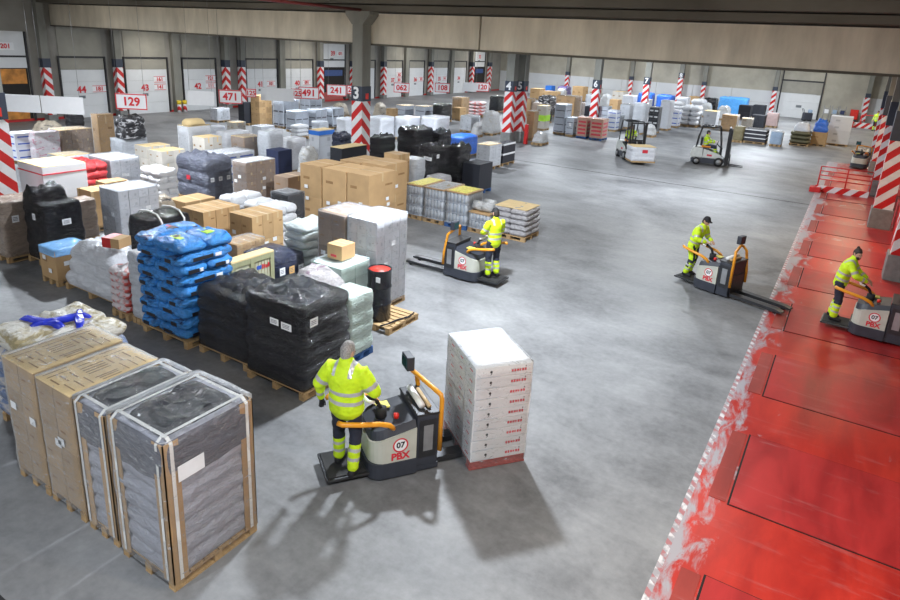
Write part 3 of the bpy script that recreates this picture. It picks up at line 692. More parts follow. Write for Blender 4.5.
def P(root, w, d, h, seed, near, layers=8):
    pallet(root, w, d, near)
    loft(w-.03, d-.03, .13, h-.03, layers, .035, .014, seed, 'flat', .02, 0, .06, 96, 56, 7).build('sack_stack', 'greysack', root)
    loft(w*.72, d*.80, h-.05, h+.015, 0, 0, .02, seed+5, 'heap', .035, .08, .1, 60, 4, 8).build('black_cover', 'blackcover', root)
    loft(w+.004, d+.004, h*.70, h-.01, 1, .02, .012, seed+2, 'flat', .01, 0, .06, 72, 10, open_top=True).build('cover_skirt', 'skirtfilm', root)
    for sx in (-1, 1):
        for sy in (-1, 1):
            b = MB(); x0, y0 = sx*(w/2+.004), sy*(d/2+.004)
            xs = sorted((x0, x0-sx*.17)); ys = sorted((y0, y0-sy*.012)); b.box(xs[0], xs[1], ys[0], ys[1], .10, h-.02)
            xs = sorted((x0, x0-sx*.012)); ys = sorted((y0, y0-sy*.17)); b.box(xs[0], xs[1], ys[0], ys[1], .10, h-.02)
            b.build('edge_board', 'kraft', root)
    for u in (-.33, .33):
        def strap(pts, wv):
            mb = MB(); vs = []; 
            for p in pts: vs += [Vector(p)-Vector(wv), Vector(p)+Vector(wv)]
            mb.add(vs, [(2*i, 2*i+1, 2*i+3, 2*i+2) for i in range(len(pts)-1)]); mb.build('tape_strap', 'papertape', root)
        y = d*u*1.28; x = w*u*1.22; e = .014
        strap([(-w/2-e, y, .12), (-w/2-e, y, h-.03), (-w/2+.05, y, h+.02), (w/2-.05, y, h+.02), (w/2+e, y, h-.03), (w/2+e, y, .12)], (0, .02, 0))
        strap([(x, -d/2-e, .12), (x, -d/2-e, h-.03), (x, -d/2+.05, h+.024), (x, d/2-.05, h+.024), (x, d/2+e, h-.03), (x, d/2+e, .12)], (.02, 0, 0))
    MB().box(w/2+.016, w/2+.02, -d*.38, -d*.1, h*.72, h*.82).build('paper_label', 'label', root)
    loft(w+.035, d+.035, .10, h+.03, 0, 0, .012, seed, 'flat', .012, .0, .05, 64, 16, 4).build('stretch_wrap', 'stretchfilm', root)
def V(root, w, d, h, seed, near, m='can', top='yel'):
    pallet(root, w, d, near, 'bluewood' if seed % 3 == 0 else 'palletwood')
    nl = 3 if top != 'roll' else 2; zt = h-(.05 if top != 'roll' else .32); lh = (zt-.14)/nl; nc = 6; nd = 9
    mb = MB().box(-w/2, w/2, -d/2, d/2, 0, .03, 1).box(-w/2+.05, w/2-.05, -d/2+.05, d/2-.05, .03, lh-.02, 2)
    rr = w/nc/2
    for i in range(nc): mb.tube([(-w/2+rr*(2*i+1), -d/2+rr, .03), (-w/2+rr*(2*i+1), -d/2+rr, lh*.8), (-w/2+rr*(2*i+1), -d/2+rr, lh*.97)], rr, 0, 8, [rr*.96, rr*.96, rr*.6])
    r2 = d/nd/2
    for j in range(nd): mb.tube([(w/2-r2, -d/2+r2*(2*j+1), .03), (w/2-r2, -d/2+r2*(2*j+1), lh*.8), (w/2-r2, -d/2+r2*(2*j+1), lh*.97)], r2, 0, 8, [r2*.96, r2*.96, r2*.6])
    me = mb.mesh('can_layer', [m, 'greybox', 'greyblue'])
    for k in range(nl):
        o = put('can_layer', me, root, (0, 0, .14+lh*k)); o['kind'] = 'stuff'
    top_sheet(root, w*1.01, d*1.01, zt, 'kraft', 'tray_lid', .04)
    if top in ('yel', 'mix'):
        mb = MB(); q = 5
        for i in range(4):
            for j in range(q): mb.box(-w*.42+w*.21*i+.01, -w*.42+w*.21*(i+1)-.01, -d*.45+d*.18*j+.01, -d*.45+d*.18*(j+1)-.01, zt+.04, zt+.055)
        o = mb.build('lid_packs', 'yellowlid' if top == 'yel' else 'clearbag', root); o['kind'] = 'stuff'
    else:
        for (x, y) in ((-w*.22, -d*.2), (w*.22, -d*.2), (0, d*.22)):
            o = MB().cyl((x-.17, y, zt+.19), (x+.17, y, zt+.19), .15, 0, 18).build('film_roll', 'clearbag', root)
    loft(w+.02, d+.02, .10, zt+.045, 0, 0, .010, seed, 'flat', .006, 0, .03, 32, 6, 2, open_top=True).build('stretch_wrap', 'stretchfilm', root)
def K(root, w, d, h, seed, near):
    MB().box(-w/2, w/2, -d/2, d/2, .0, .12).build('skid', 'cratewood', root)
    MB().box(-w/2+.02, w/2-.03, -d/2+.02, d/2-.02, .12, h-.03).build('crate_body', 'cratepanel', root)
    MB().box(-w/2, w/2, -d/2, d/2, h-.035, h, c=.004).build('crate_lid', 'kraftlid', root)
    for y in (-d/2+.05, -.02, d/2-.05): MB().box(w/2-.03, w/2, y-.05, y+.05, .12, h-.035).build('batten', 'cratewood', root)
    for z in (.17, h-.09): MB().box(w/2-.03, w/2-.004, -d/2+.1, d/2-.1, z-.05, z+.05).build('batten', 'cratewood', root)
    for k in range(6): MB().box(w/2-.03, w/2-.024, .06+.08*k, .066+.08*k, .25, h-.15).build('panel_groove', 'ink', root)
    MB().box(w/2-.028, w/2-.022, .10, .22, h-.33, h-.25).build('stencil', 'blueink', root)
    for k in range(5): MB().box(w/2-.028, w/2-.022, .24+.05*k, .275+.05*k, h-.34+.01*(k % 2), h-.24-.015*(k % 3)).build('stencil', 'redink', root)

LOADS = [
('C', 'carton_pallet_load', -8.05, -7.33, 3.05, 4.14, 1.65, dict(n=(2,3,4), m='kraft2', wrap=1, printed=1), 'brown carton pallet load with printed kraft top, leftmost of the foreground row'),
('C', 'carton_pallet_load', -7.28, -6.56, 3.05, 4.12, 1.63, dict(n=(2,3,4), m='kraft2', wrap=1, printed=1), 'brown carton pallet load with printed kraft top beside the grey strapped loads'),
('P', 'strapped_pallet_load', -6.48, -5.91, 3.05, 4.12, 1.67, dict(layers=8), 'grey sacks under clear film with kraft edge boards, squeezed between cartons and foreground corner load'),
('P', 'strapped_pallet_load', -5.80, -4.90, 3.03, 4.10, 1.75, dict(layers=8), 'nearest grey strapped pallet load with white tape straps and kraft edge boards'),
('S', 'sack_pallet_load', -9.50, -8.25, 3.50, 4.75, 1.42, dict(m='bluebag', nl=6, n=(2,2), top='mixed'), 'low load of snack packets under blue straps at the left frame edge'),
('F', 'wrapped_pallet_load', -16.95, -16.15, 6.60, 7.95, 1.46, dict(m='brownfilm', layers=4, top='flat', lab=1), 'brown film wrapped load below the striped column at left edge'),
('B', 'wrapped_pallet_load', -16.08, -14.98, 7.00, 7.85, 1.52, dict(step=1), 'stepped black bagged load beside the striped column at far left'),
('C', 'carton_pallet_load', -14.53, -13.87, 6.55, 7.28, 0.81, dict(n=(1,1,1), m='kraft', wrap=0, cover='bluefilm'), 'low kraft box under light blue film in front of the stepped black load'),
('H', 'wrapped_pallet_load', -13.72, -11.85, 6.62, 7.50, 1.12, dict(m='whitefilm'), 'rounded white bag heap beside the blue covered box'),
('S', 'sack_pallet_load', -11.70, -11.15, 6.45, 7.30, 1.00, dict(m='redwhite', nl=6, n=(1,2)), 'narrow load of red and white printed bags beside the white heap'),
('F', 'wrapped_pallet_load', -11.10, -10.72, 6.50, 7.50, 1.45, dict(m='palefilm', layers=6, top='flat'), 'pale translucent wrapped load against the tall blue sacks'),
('S', 'sack_pallet_load', -10.61, -9.29, 6.40, 7.49, 1.93, dict(m='bluesack', nl=9, n=(2,2), big=1), 'tall stack of bright blue printed sacks on a pallet'),
('B', 'wrapped_pallet_load', -9.10, -7.85, 6.50, 7.60, 1.30, dict(), 'black film load with rumpled heaped top between blue sacks and labelled black load'),
('B', 'wrapped_pallet_load', -7.74, -6.44, 6.40, 7.49, 1.58, dict(rim=1, lab=3), 'large black film load with sunken rumpled top and three white labels'),
('F', 'strapped_pallet_load', -13.08, -12.22, 7.75, 8.78, 1.54, dict(m='blackfilm', layers=2, top='dome', straps=1), 'black wrapped load with two white straps behind the blue sacks'),
('K', 'wooden_crate', -9.88, -9.62, 7.70, 8.79, 1.23, dict(), 'pale olive wooden panel crate with red lettering behind the black loads'),
('F', 'wrapped_pallet_load', -10.74, -9.67, 8.85, 9.75, 0.94, dict(m='navyfilm', layers=2, top='dome', lab=3), 'low dark navy film load with paper labels beside the olive crate'),
('C', 'carton_pallet_load', -11.49, -10.96, 8.95, 9.75, 0.99, dict(n=(2,3,3), m='kraft', wrap=1), 'low kraft carton load between blue sacks and navy film load'),
('F', 'wrapped_pallet_load', -7.21, -6.64, 7.72, 8.37, 1.25, dict(m='clearfilm', layers=4, top='flat'), 'pale green translucent load on blue pallet beside the drum'),
('H', 'wrapped_pallet_load', -8.25, -7.32, 7.75, 8.60, 1.42, dict(m='clearspeck'), 'clear film heap of speckled packets behind the big black load'),
('C', 'carton_pallet_load', -8.50, -7.72, 8.72, 9.55, 1.26, dict(n=(1,2,4), m='greentray', wrap=1), 'stack of pale green trays in clear film below the small kraft box'),
('C', 'carton_pallet_load', -20.04, -18.67, 8.80, 10.01, 1.63, dict(n=(1,1,1), m='whitebox', wrap=0, topk=1, stripe=1), 'tall white box with red stripe and kraft top beside the left column'),
('F', 'wrapped_pallet_load', -16.87, -16.34, 8.25, 8.93, 1.15, dict(m='brownfilm', layers=3, top='flat'), 'brown film wrapped load tucked behind the stepped black load'),
('C', 'carton_pallet_load', -17.80, -17.12, 9.25, 9.96, 1.14, dict(n=(1,1,2), m='kraft', wrap=0, gold=1), 'tall kraft box with gilded edge boards left of the white cartons'),
('C', 'carton_pallet_load', -15.21, -14.42, 8.40, 9.44, 1.72, dict(n=(3,4,7), m='whitecart', wrap=1), 'tall white small-carton load left of the black strapped load'),
('C', 'carton_pallet_load', -18.42, -17.91, 10.08, 10.78, 1.13, dict(n=(1,1,1), m='kraft', wrap=0, strapd=1), 'kraft box with diagonal white strap behind the white cartons'),
('C', 'carton_pallet_load', -13.92, -13.07, 9.70, 10.83, 1.21, dict(n=(2,3,2), m='kraft', wrap=0, lab=1), 'open-gapped kraft carton load behind the blue sacks'),
('C', 'carton_pallet_load', -12.22, -11.43, 9.80, 10.77, 1.37, dict(n=(2,3,2), m='kraft', wrap=0, lab=1), 'kraft carton load with round white stickers in front of white sacks'),
('S', 'sack_pallet_load', -10.41, -9.73, 9.80, 10.64, 1.46, dict(m='wgsack', nl=7, n=(1,2)), 'stack of white bags with lime green edges beside the brown wrapped cartons'),
('C', 'carton_pallet_load', -9.24, -8.49, 9.69, 10.64, 1.97, dict(n=(2,3,5), m='brownwrap', wrap=1), 'tall brown film wrapped carton load left of the white block load'),
('C', 'carton_pallet_load', -8.43, -7.65, 9.69, 10.74, 2.00, dict(n=(3,4,6), m='whitecart', wrap=1), 'tall white shrink wrapped carton load at the aisle corner'),
('S', 'sack_pallet_load', -14.07, -13.52, 10.95, 11.98, 1.24, dict(m='whitesack', nl=5, n=(1,2)), 'white sack pile behind the open-gapped kraft cartons'),
('S', 'sack_pallet_load', -13.15, -11.92, 11.00, 11.73, 1.24, dict(m='whitesack', nl=5, n=(2,2)), 'white sack pile behind the stickered kraft cartons'),
('C', 'carton_pallet_load', -16.14, -15.37, 10.85, 11.86, 0.85, dict(n=(1,1,2), m='kraft', wrap=0), 'flat topped kraft load behind the black strapped load'),
('H', 'wrapped_pallet_load', -15.35, -14.92, 9.80, 10.33, 1.22, dict(m='junkfilm'), 'untidy brown and clear film heap beside the tall white cartons'),
('S', 'sack_pallet_load', -18.45, -17.50, 11.50, 12.15, 1.32, dict(m='whitesack', nl=6, n=(2,2)), 'white bag load in front of the grey rumpled film load'),
('B', 'wrapped_pallet_load', -18.91, -17.38, 13.10, 14.17, 1.51, dict(m='greyfilm', nlay=3), 'dark grey film load with rumpled top and paper labels'),
('C', 'carton_pallet_load', -16.08, -15.44, 13.10, 14.27, 1.67, dict(n=(2,3,5), m='brownwrap', wrap=1, topw=1), 'brown wrapped carton load with white top and green label'),
('C', 'carton_pallet_load', -13.17, -12.36, 13.10, 14.15, 2.01, dict(n=(1,1,2), m='kraft', wrap=0, lab=1), 'giant kraft carton tower, leftmost of the front three'),
('C', 'carton_pallet_load', -12.32, -11.44, 13.10, 14.22, 2.00, dict(n=(1,1,2), m='kraft', wrap=0, lab=1), 'giant kraft carton tower, middle of the front three'),
('C', 'carton_pallet_load', -11.41, -10.64, 13.10, 14.29, 2.01, dict(n=(1,1,2), m='kraft', wrap=0, lab=1), 'giant kraft carton tower, rightmost of the front three, film wrapped'),
('C', 'carton_pallet_load', -12.86, -12.08, 14.45, 15.64, 1.99, dict(n=(1,1,2), m='kraft', wrap=0, lab=1), 'giant kraft carton tower, left one of the back pair'),
('C', 'carton_pallet_load', -12.04, -11.19, 14.45, 15.62, 2.03, dict(n=(1,1,2), m='kraft', wrap=0, lab=1), 'giant kraft carton tower, right one of the back pair'),
('C', 'carton_pallet_load', -14.79, -14.18, 13.60, 14.49, 1.34, dict(n=(1,1,2), m='brownwrap', wrap=0), 'small brown box load left of the giant kraft cartons'),
('C', 'carton_pallet_load', -13.30, -12.63, 12.10, 12.72, 1.30, dict(n=(1,1,2), m='darkbox', wrap=1), 'dark bins on a pallet before the small brown boxes'),
('V', 'tray_pallet_load', -11.80, -11.17, 16.40, 17.75, 1.14, dict(m='can', top='yel'), 'grey can tray load, first of the row from the kraft towers'),
('V', 'tray_pallet_load', -11.09, -10.34, 16.40, 17.66, 1.14, dict(m='can', top='mix'), 'grey can tray load with torn film, second of the can row'),
('V', 'tray_pallet_load', -10.27, -9.48, 16.40, 17.39, 1.16, dict(m='can', top='yel'), 'grey can tray load with yellow top, third of the can row'),
('V', 'tray_pallet_load', -9.42, -8.69, 16.40, 17.36, 0.92, dict(m='can', top='roll'), 'short load with film rolls on top behind the standing driver'),
('S', 'sack_pallet_load', -8.61, -7.52, 16.50, 17.47, 0.93, dict(m='palegrey', nl=5, n=(2,2), sheet='kraft'), 'low grey wrapped load with kraft top sheet beside the standing driver'),
('F', 'wrapped_pallet_load', -12.15, -11.53, 18.00, 18.77, 1.10, dict(m='palegrey', layers=3, top='flat'), 'low grey white load between can row and black bags'),
('F', 'wrapped_pallet_load', -13.20, -12.55, 18.00, 18.61, 1.58, dict(m='palefilm', layers=4, top='flat'), 'narrow white wrapped load next to the black bags'),
('C', 'carton_pallet_load', -13.41, -12.77, 17.30, 17.93, 1.81, dict(n=(2,2,2), m='kraft', wrap=0), 'open brown tray load behind the giant kraft cartons'),
('C', 'carton_pallet_load', -12.38, -11.63, 20.90, 21.92, 1.17, dict(n=(1,1,1), m='blackbox', wrap=0), 'plain black square box load on blue pallet in the aisle'),
('B', 'wrapped_pallet_load', -13.46, -12.75, 19.40, 20.63, 1.82, dict(lab=3), 'tall black bag load with paper labels behind the can row'),
('B', 'wrapped_pallet_load', -12.93, -12.44, 20.70, 21.60, 1.80, dict(), 'black bag load leaning against the black square box'),
('C', 'carton_pallet_load', -14.48, -13.79, 25.60, 26.77, 1.13, dict(n=(2,2,6), m='palebox', wrap=1, topk=1), 'pale grey carton load with kraft top by the central aisle'),
('C', 'carton_pallet_load', -14.29, -13.81, 27.00, 28.26, 1.08, dict(n=(2,2,2), m='blackwhite', wrap=0), 'half black half kraft box load behind the pale grey carton load'),
('F', 'wrapped_pallet_load', -17.26, -16.20, 27.30, 28.80, 1.05, dict(m='bluetarp', layers=3, top='dome'), 'bright blue tarpaulin covered load near the double column'),
('S', 'sack_pallet_load', -21.16, -19.84, 10.60, 11.30, 1.29, dict(m='redbag', nl=5, n=(2,2)), 'red bag load beside the white striped box'),
('C', 'carton_pallet_load', -23.71, -22.86, 11.40, 12.44, 1.06, dict(n=(1,2,1), m='whitebox', wrap=1, topk=1), 'flat white box load with kraft lid behind the red bags'),
('C', 'carton_pallet_load', -21.27, -20.00, 11.50, 12.50, 1.34, dict(n=(3,3,5), m='whitecart', wrap=1), 'white small-carton load behind the red bags'),
('C', 'carton_pallet_load', -28.47, -27.70, 12.20, 13.15, 1.22, dict(n=(1,1,4), m='bluestripe', wrap=0), 'white load with blue dashes beside the left striped column'),
('F', 'wrapped_pallet_load', -27.27, -26.77, 12.50, 13.44, 1.34, dict(m='pinkfilm', layers=2, top='flat'), 'white and pink wrapped load beside the blue dashed load'),
('C', 'carton_pallet_load', -27.93, -27.02, 13.60, 14.90, 1.30, dict(n=(2,3,3), m='brownwrap', wrap=1, topk=1), 'brown wrapped load with kraft cover below the blank white sign'),
('C', 'carton_pallet_load', -28.31, -27.77, 15.60, 16.32, 1.74, dict(n=(1,1,1), m='kraft', wrap=1), 'tall flat kraft packed panel left of the sign reading 129'),
('H', 'wrapped_pallet_load', -33.41, -32.31, 15.40, 16.59, 0.88, dict(m='junkfilm'), 'black and white film heap under the blank white sign'),
('B', 'wrapped_pallet_load', -30.66, -30.15, 15.70, 16.33, 1.49, dict(), 'small black bag load behind the brown wrapped load'),
('F', 'wrapped_pallet_load', -25.65, -24.74, 14.80, 15.94, 1.10, dict(m='palefilm', layers=2, top='flat'), 'low white wrapped load under the sign reading 129'),
('C', 'carton_pallet_load', -21.68, -20.97, 13.40, 14.37, 1.44, dict(n=(2,2,3), m='whitekraft', wrap=0), 'white carton load with yellow kraft lids, left of two'),
('C', 'carton_pallet_load', -20.52, -19.82, 13.20, 14.16, 1.44, dict(n=(2,2,3), m='whitekraft', wrap=0), 'white carton load with yellow kraft lids, right of two'),
('C', 'carton_pallet_load', -22.83, -22.14, 16.00, 17.08, 1.81, dict(n=(1,1,2), m='whitebox', wrap=1, topk=1), 'white box load with kraft heap on top behind the yellow lids'),
('C', 'carton_pallet_load', -20.56, -19.88, 15.00, 15.79, 1.74, dict(n=(2,2,2), m='whitekraft', wrap=0), 'kraft and white box load behind the grey film load'),
('C', 'carton_pallet_load', -19.69, -18.61, 14.70, 16.20, 1.32, dict(n=(2,2,4), m='bluestripe', wrap=1), 'wide white load with blue stripes behind the brown wrapped cartons'),
('F', 'wrapped_pallet_load', -22.07, -21.40, 17.20, 18.43, 1.56, dict(m='whitefilm', layers=2, top='flat'), 'long low white load left of the kraft topped brown box'),
('C', 'carton_pallet_load', -20.50, -19.74, 16.70, 17.60, 1.60, dict(n=(1,1,2), m='brownwrap', wrap=1, topk=1), 'brown box load with kraft top among the white loads'),
('F', 'wrapped_pallet_load', -19.25, -18.63, 16.90, 17.70, 1.94, dict(m='palefilm', layers=2, top='flat'), 'upright white wrapped load beside the brown kraft topped box'),
('C', 'carton_pallet_load', -18.21, -17.58, 16.40, 17.09, 1.41, dict(n=(1,1,2), m='navybox', wrap=0), 'dark navy box load among the white loads'),
('H', 'wrapped_pallet_load', -15.95, -15.39, 15.60, 16.37, 1.89, dict(m='clearbag'), 'bulging clear bag load behind the giant kraft cartons'),
('F', 'wrapped_pallet_load', -19.98, -19.24, 18.60, 19.56, 1.41, dict(m='whitefilm', layers=2, top='flat'), 'white wrapped load behind the clear bag load'),
('C', 'carton_pallet_load', -20.32, -19.73, 20.80, 21.76, 1.53, dict(n=(1,1,2), m='palebox', wrap=0, topk=1, bluerim=1), 'box load with blue rim and kraft top near the column numbered 3'),
('B', 'wrapped_pallet_load', -18.84, -18.34, 20.60, 21.37, 1.54, dict(m='navyfilm'), 'dark bluish bag load left of the column numbered 3'),
('C', 'carton_pallet_load', -15.60, -15.04, 17.00, 18.37, 1.75, dict(n=(1,1,1), m='darkbox', wrap=0, topk=1), 'dark box load with kraft sheet on top before the column numbered 3'),
('B', 'wrapped_pallet_load', -17.01, -16.42, 20.90, 21.99, 1.61, dict(), 'black bag load right of the column numbered 3'),
('B', 'wrapped_pallet_load', -16.98, -15.96, 22.80, 24.20, 1.84, dict(), 'wide black bag load behind the labelled black bags'),
('B', 'wrapped_pallet_load', -16.23, -15.69, 24.30, 25.32, 1.66, dict(), 'black bag load left of the blue tarpaulin'),
('C', 'carton_pallet_load', -34.22, -33.52, 26.36, 27.32, 0.86, dict(n=(2,2,2), m='palebox', wrap=1), 'low white box load under the sign reading 471'),
('C', 'carton_pallet_load', -32.07, -31.54, 26.77, 27.49, 1.39, dict(n=(1,1,2), m='darkbox', wrap=0), 'narrow black bin stack left of the tall kraft stack'),
('C', 'carton_pallet_load', -31.43, -30.68, 27.21, 28.21, 1.86, dict(n=(2,2,5), m='kraft', wrap=0), 'tall kraft carton stack beside the narrow black bins'),
('C', 'carton_pallet_load', -30.12, -29.19, 27.77, 29.02, 1.67, dict(n=(2,2,2), m='greybox', wrap=1), 'double stacked white grey boxes right of the tall kraft stack'),
('C', 'carton_pallet_load', -28.35, -27.56, 27.13, 28.21, 1.22, dict(n=(1,2,2), m='greybox', wrap=1), 'white grey box stack, nearest of the row below the sign 491'),
('C', 'carton_pallet_load', -28.18, -27.45, 28.69, 29.65, 1.25, dict(n=(1,2,2), m='greybox', wrap=1), 'white grey box stack, second of the row below the sign 491'),
('C', 'carton_pallet_load', -28.20, -27.45, 30.19, 31.21, 1.23, dict(n=(1,2,2), m='greybox', wrap=1), 'white grey box stack, third of the row below the sign 491'),
('H', 'wrapped_pallet_load', -31.94, -31.09, 34.82, 36.00, 0.98, dict(m='junkfilm'), 'mixed brown and white heap under the sign reading 241'),
('H', 'wrapped_pallet_load', -29.77, -29.07, 36.89, 37.87, 1.07, dict(m='junkfilm'), 'brown and white film heap right of the column numbered 3'),
('C', 'carton_pallet_load', -29.22, -28.38, 39.04, 40.19, 0.88, dict(n=(1,1,2), m='greybox', wrap=1, topk=1), 'grey load with kraft top below the sign 062, left one'),
('C', 'carton_pallet_load', -27.68, -26.78, 39.33, 40.53, 0.94, dict(n=(1,1,2), m='greybox', wrap=1, topk=1), 'grey load with kraft top below the sign 062, right one'),
('B', 'wrapped_pallet_load', -25.91, -24.99, 38.95, 40.21, 1.27, dict(), 'black bag load behind the long white wrapped row'),
('F', 'wrapped_pallet_load', -25.22, -24.44, 28.00, 29.01, 1.08, dict(m='whitefilm', layers=2, top='flat'), 'white wrapped block behind the column numbered 3'),
('F', 'wrapped_pallet_load', -23.50, -22.49, 28.68, 29.99, 1.29, dict(m='whitefilm', layers=2, top='flat'), 'white wrapped block right of the column numbered 3, first of three'),
('F', 'wrapped_pallet_load', -22.49, -21.52, 29.91, 31.25, 1.31, dict(m='whitefilm', layers=2, top='flat'), 'white wrapped block, second of three behind the black bags'),
('F', 'wrapped_pallet_load', -21.36, -20.25, 30.92, 32.44, 1.37, dict(m='whitefilm', layers=2, top='flat'), 'white wrapped block, third of three behind the black bags'),
('C', 'carton_pallet_load', -26.36, -25.52, 42.35, 43.51, 1.58, dict(n=(2,2,3), m='kraft', wrap=1), 'stacked kraft boxes left of the red bags near the double column'),
('S', 'sack_pallet_load', -26.04, -25.04, 44.25, 45.55, 1.16, dict(m='redwhite', nl=4, n=(1,1)), 'red and orange bag load left of the double column'),
('C', 'carton_pallet_load', -21.77, -20.93, 36.07, 37.23, 1.03, dict(n=(2,2,2), m='palebox', wrap=1), 'pale grey cartons behind the blue tarpaulin'),
('H', 'wrapped_pallet_load', -20.25, -19.31, 36.03, 37.25, 1.51, dict(m='clearbag'), 'clear film heap against the double column'),
('B', 'wrapped_pallet_load', -26.87, -26.01, 49.16, 50.29, 1.34, dict(), 'black bag load just left of the double column'),
('C', 'carton_pallet_load', -17.08, -16.58, 36.18, 36.85, 1.77, dict(n=(1,1,3), m='kraft', wrap=1), 'tall kraft box load just right of the double column'),
('C', 'carton_pallet_load', -18.84, -18.17, 41.41, 42.28, 1.71, dict(n=(1,1,2), m='whitekraft', wrap=0, greenband=1), 'box load with lime green band right of the double column'),
('H', 'wrapped_pallet_load', -16.01, -15.29, 34.76, 35.74, 0.70, dict(m='clearbag'), 'low clear wrapped load on the aisle right of the double column'),
('B', 'wrapped_pallet_load', -22.61, -21.55, 49.70, 51.19, 1.71, dict(m='camofilm'), 'black and white patchy film load behind the green banded boxes'),
('C', 'carton_pallet_load', -20.85, -19.31, 49.55, 51.15, 1.90, dict(n=(2,1,2), m='kraft', wrap=1), 'wide kraft carton load behind the white stacked boxes'),
('C', 'carton_pallet_load', -31.98, -31.17, 72.17, 73.29, 1.28, dict(n=(1,1,1), m='bluebox', wrap=0), 'small bright blue box load far behind the patchy load'),
('C', 'carton_pallet_load', -31.17, -30.03, 66.34, 67.86, 1.19, dict(n=(1,1,1), m='kraft', wrap=0), 'kraft box load far right of the double column'),
('B', 'wrapped_pallet_load', -30.06, -28.92, 71.29, 72.77, 1.36, dict(m='purplebag'), 'purple bag load far behind the wide kraft cartons'),
('C', 'carton_pallet_load', -27.39, -26.14, 69.25, 70.85, 1.63, dict(n=(2,1,1), m='kraft', wrap=0), 'kraft box load left of the column numbered 6'),
('C', 'carton_pallet_load', -17.16, -16.38, 40.64, 41.71, 1.98, dict(n=(1,1,4), m='greybox', wrap=1), 'tall white grey box stack left of the red labelled cartons'),
('C', 'carton_pallet_load', -16.08, -15.57, 40.21, 40.87, 1.24, dict(n=(1,1,3), m='greybox', wrap=1, lab=1), 'shorter white grey box stack touching the red labelled cartons'),
('C', 'carton_pallet_load', -15.25, -14.60, 40.05, 40.88, 1.35, dict(n=(1,1,1), m='redprint', wrap=1), 'kraft carton load with red print, left of the pair'),
('C', 'carton_pallet_load', -14.36, -13.54, 40.04, 41.15, 1.34, dict(n=(1,1,1), m='redprint', wrap=1), 'kraft carton load with red print, right of the pair'),
('C', 'carton_pallet_load', -18.25, -17.36, 49.14, 50.34, 1.32, dict(n=(1,1,2), m='darkbox', wrap=0), 'black box load below the column numbered 6'),
('C', 'carton_pallet_load', -19.72, -18.91, 59.40, 60.45, 1.28, dict(n=(1,1,1), m='kraft', wrap=0), 'kraft box load right of the column numbered 6'),
('C', 'carton_pallet_load', -15.15, -14.48, 45.59, 46.50, 1.49, dict(n=(1,1,4), m='bluestripe', wrap=1), 'white blue paper stack behind the loaded forklift'),
('C', 'carton_pallet_load', -15.18, -14.43, 48.35, 49.39, 1.78, dict(n=(1,1,4), m='palebox', wrap=1), 'white paper stack left of the tall grey film load'),
('F', 'wrapped_pallet_load', -13.39, -12.57, 45.69, 46.79, 2.16, dict(m='palefilm', layers=3, top='flat'), 'tall pale film load behind the loaded forklift'),
('C', 'carton_pallet_load', -12.68, -12.00, 47.26, 48.20, 1.85, dict(n=(2,2,4), m='blackbottle', wrap=1), 'black bottle crate stack between two tall pale loads'),
('H', 'wrapped_pallet_load', -12.18, -11.52, 44.75, 45.62, 0.82, dict(m='clearbag'), 'small clear wrapped heap before the black bottle crates'),
('F', 'wrapped_pallet_load', -12.66, -11.87, 50.04, 51.09, 2.23, dict(m='whitefilm', layers=3, top='flat'), 'tall white film load right of the black bottle crates'),
('B', 'wrapped_pallet_load', -19.87, -18.42, 68.70, 70.30, 1.54, dict(m='bluetarp'), 'dark blue tarpaulin load by the column numbered 7'),
('B', 'wrapped_pallet_load', -17.85, -16.33, 68.63, 70.23, 1.51, dict(m='bluetarp'), 'dark blue tarpaulin load behind the tall white film load'),
('C', 'carton_pallet_load', -12.56, -11.86, 52.92, 53.87, 1.33, dict(n=(1,1,3), m='bluestripe', wrap=1), 'blue and white carton stack right of the tall white film load'),
('S', 'sack_pallet_load', -12.11, -10.70, 54.54, 56.14, 1.59, dict(m='whitesack', nl=4, n=(2,1)), 'white bag load left of the open forklift'),
('C', 'carton_pallet_load', -10.45, -9.46, 55.27, 56.61, 1.35, dict(n=(1,1,2), m='palebox', wrap=0, topk=1), 'pale box load with kraft lid behind the open forklift'),
('C', 'carton_pallet_load', -15.36, -14.40, 71.93, 73.20, 1.45, dict(n=(1,1,1), m='kraft', wrap=0), 'kraft box load far behind the white bags'),
('C', 'carton_pallet_load', -8.94, -7.84, 54.63, 56.07, 1.24, dict(n=(2,1,2), m='kraft', wrap=1), 'kraft box load behind the forklift mast'),
('F', 'wrapped_pallet_load', -6.93, -6.29, 47.82, 48.69, 1.09, dict(m='olivefilm', layers=2, top='flat'), 'olive brown load right of the open forklift'),
('C', 'carton_pallet_load', -6.27, -4.91, 48.18, 49.78, 0.95, dict(n=(2,1,3), m='blackwhite', wrap=0), 'black and white striped low load right of the olive load'),
('C', 'carton_pallet_load', -7.30, -6.31, 58.64, 59.96, 1.14, dict(n=(2,1,2), m='darkbox', wrap=0), 'dark box load behind the black and white striped load'),
('C', 'carton_pallet_load', -4.62, -3.92, 48.07, 49.03, 0.93, dict(n=(1,1,2), m='greyblue', wrap=1), 'grey blue box load, rightmost beside the striped black load'),
('B', 'wrapped_pallet_load', -12.05, -9.37, 70.18, 71.78, 1.76, dict(m='skytarp'), 'long sky blue tarpaulin load near the far wall'),
('C', 'carton_pallet_load', -9.46, -8.43, 65.96, 67.28, 1.38, dict(n=(1,1,2), m='darkbox', wrap=0), 'black box stack before the sky blue tarpaulin'),
('S', 'sack_pallet_load', -3.58, -2.39, 49.93, 51.46, 0.95, dict(m='olivebag', nl=3, n=(1,1), capw=1), 'olive bag load topped with a white bag near the far door'),
('C', 'carton_pallet_load', -2.37, -1.45, 51.09, 52.19, 0.96, dict(n=(1,1,1), m='kraft', wrap=0, tarp=1), 'kraft box under a bright blue tarpaulin near the far door'),
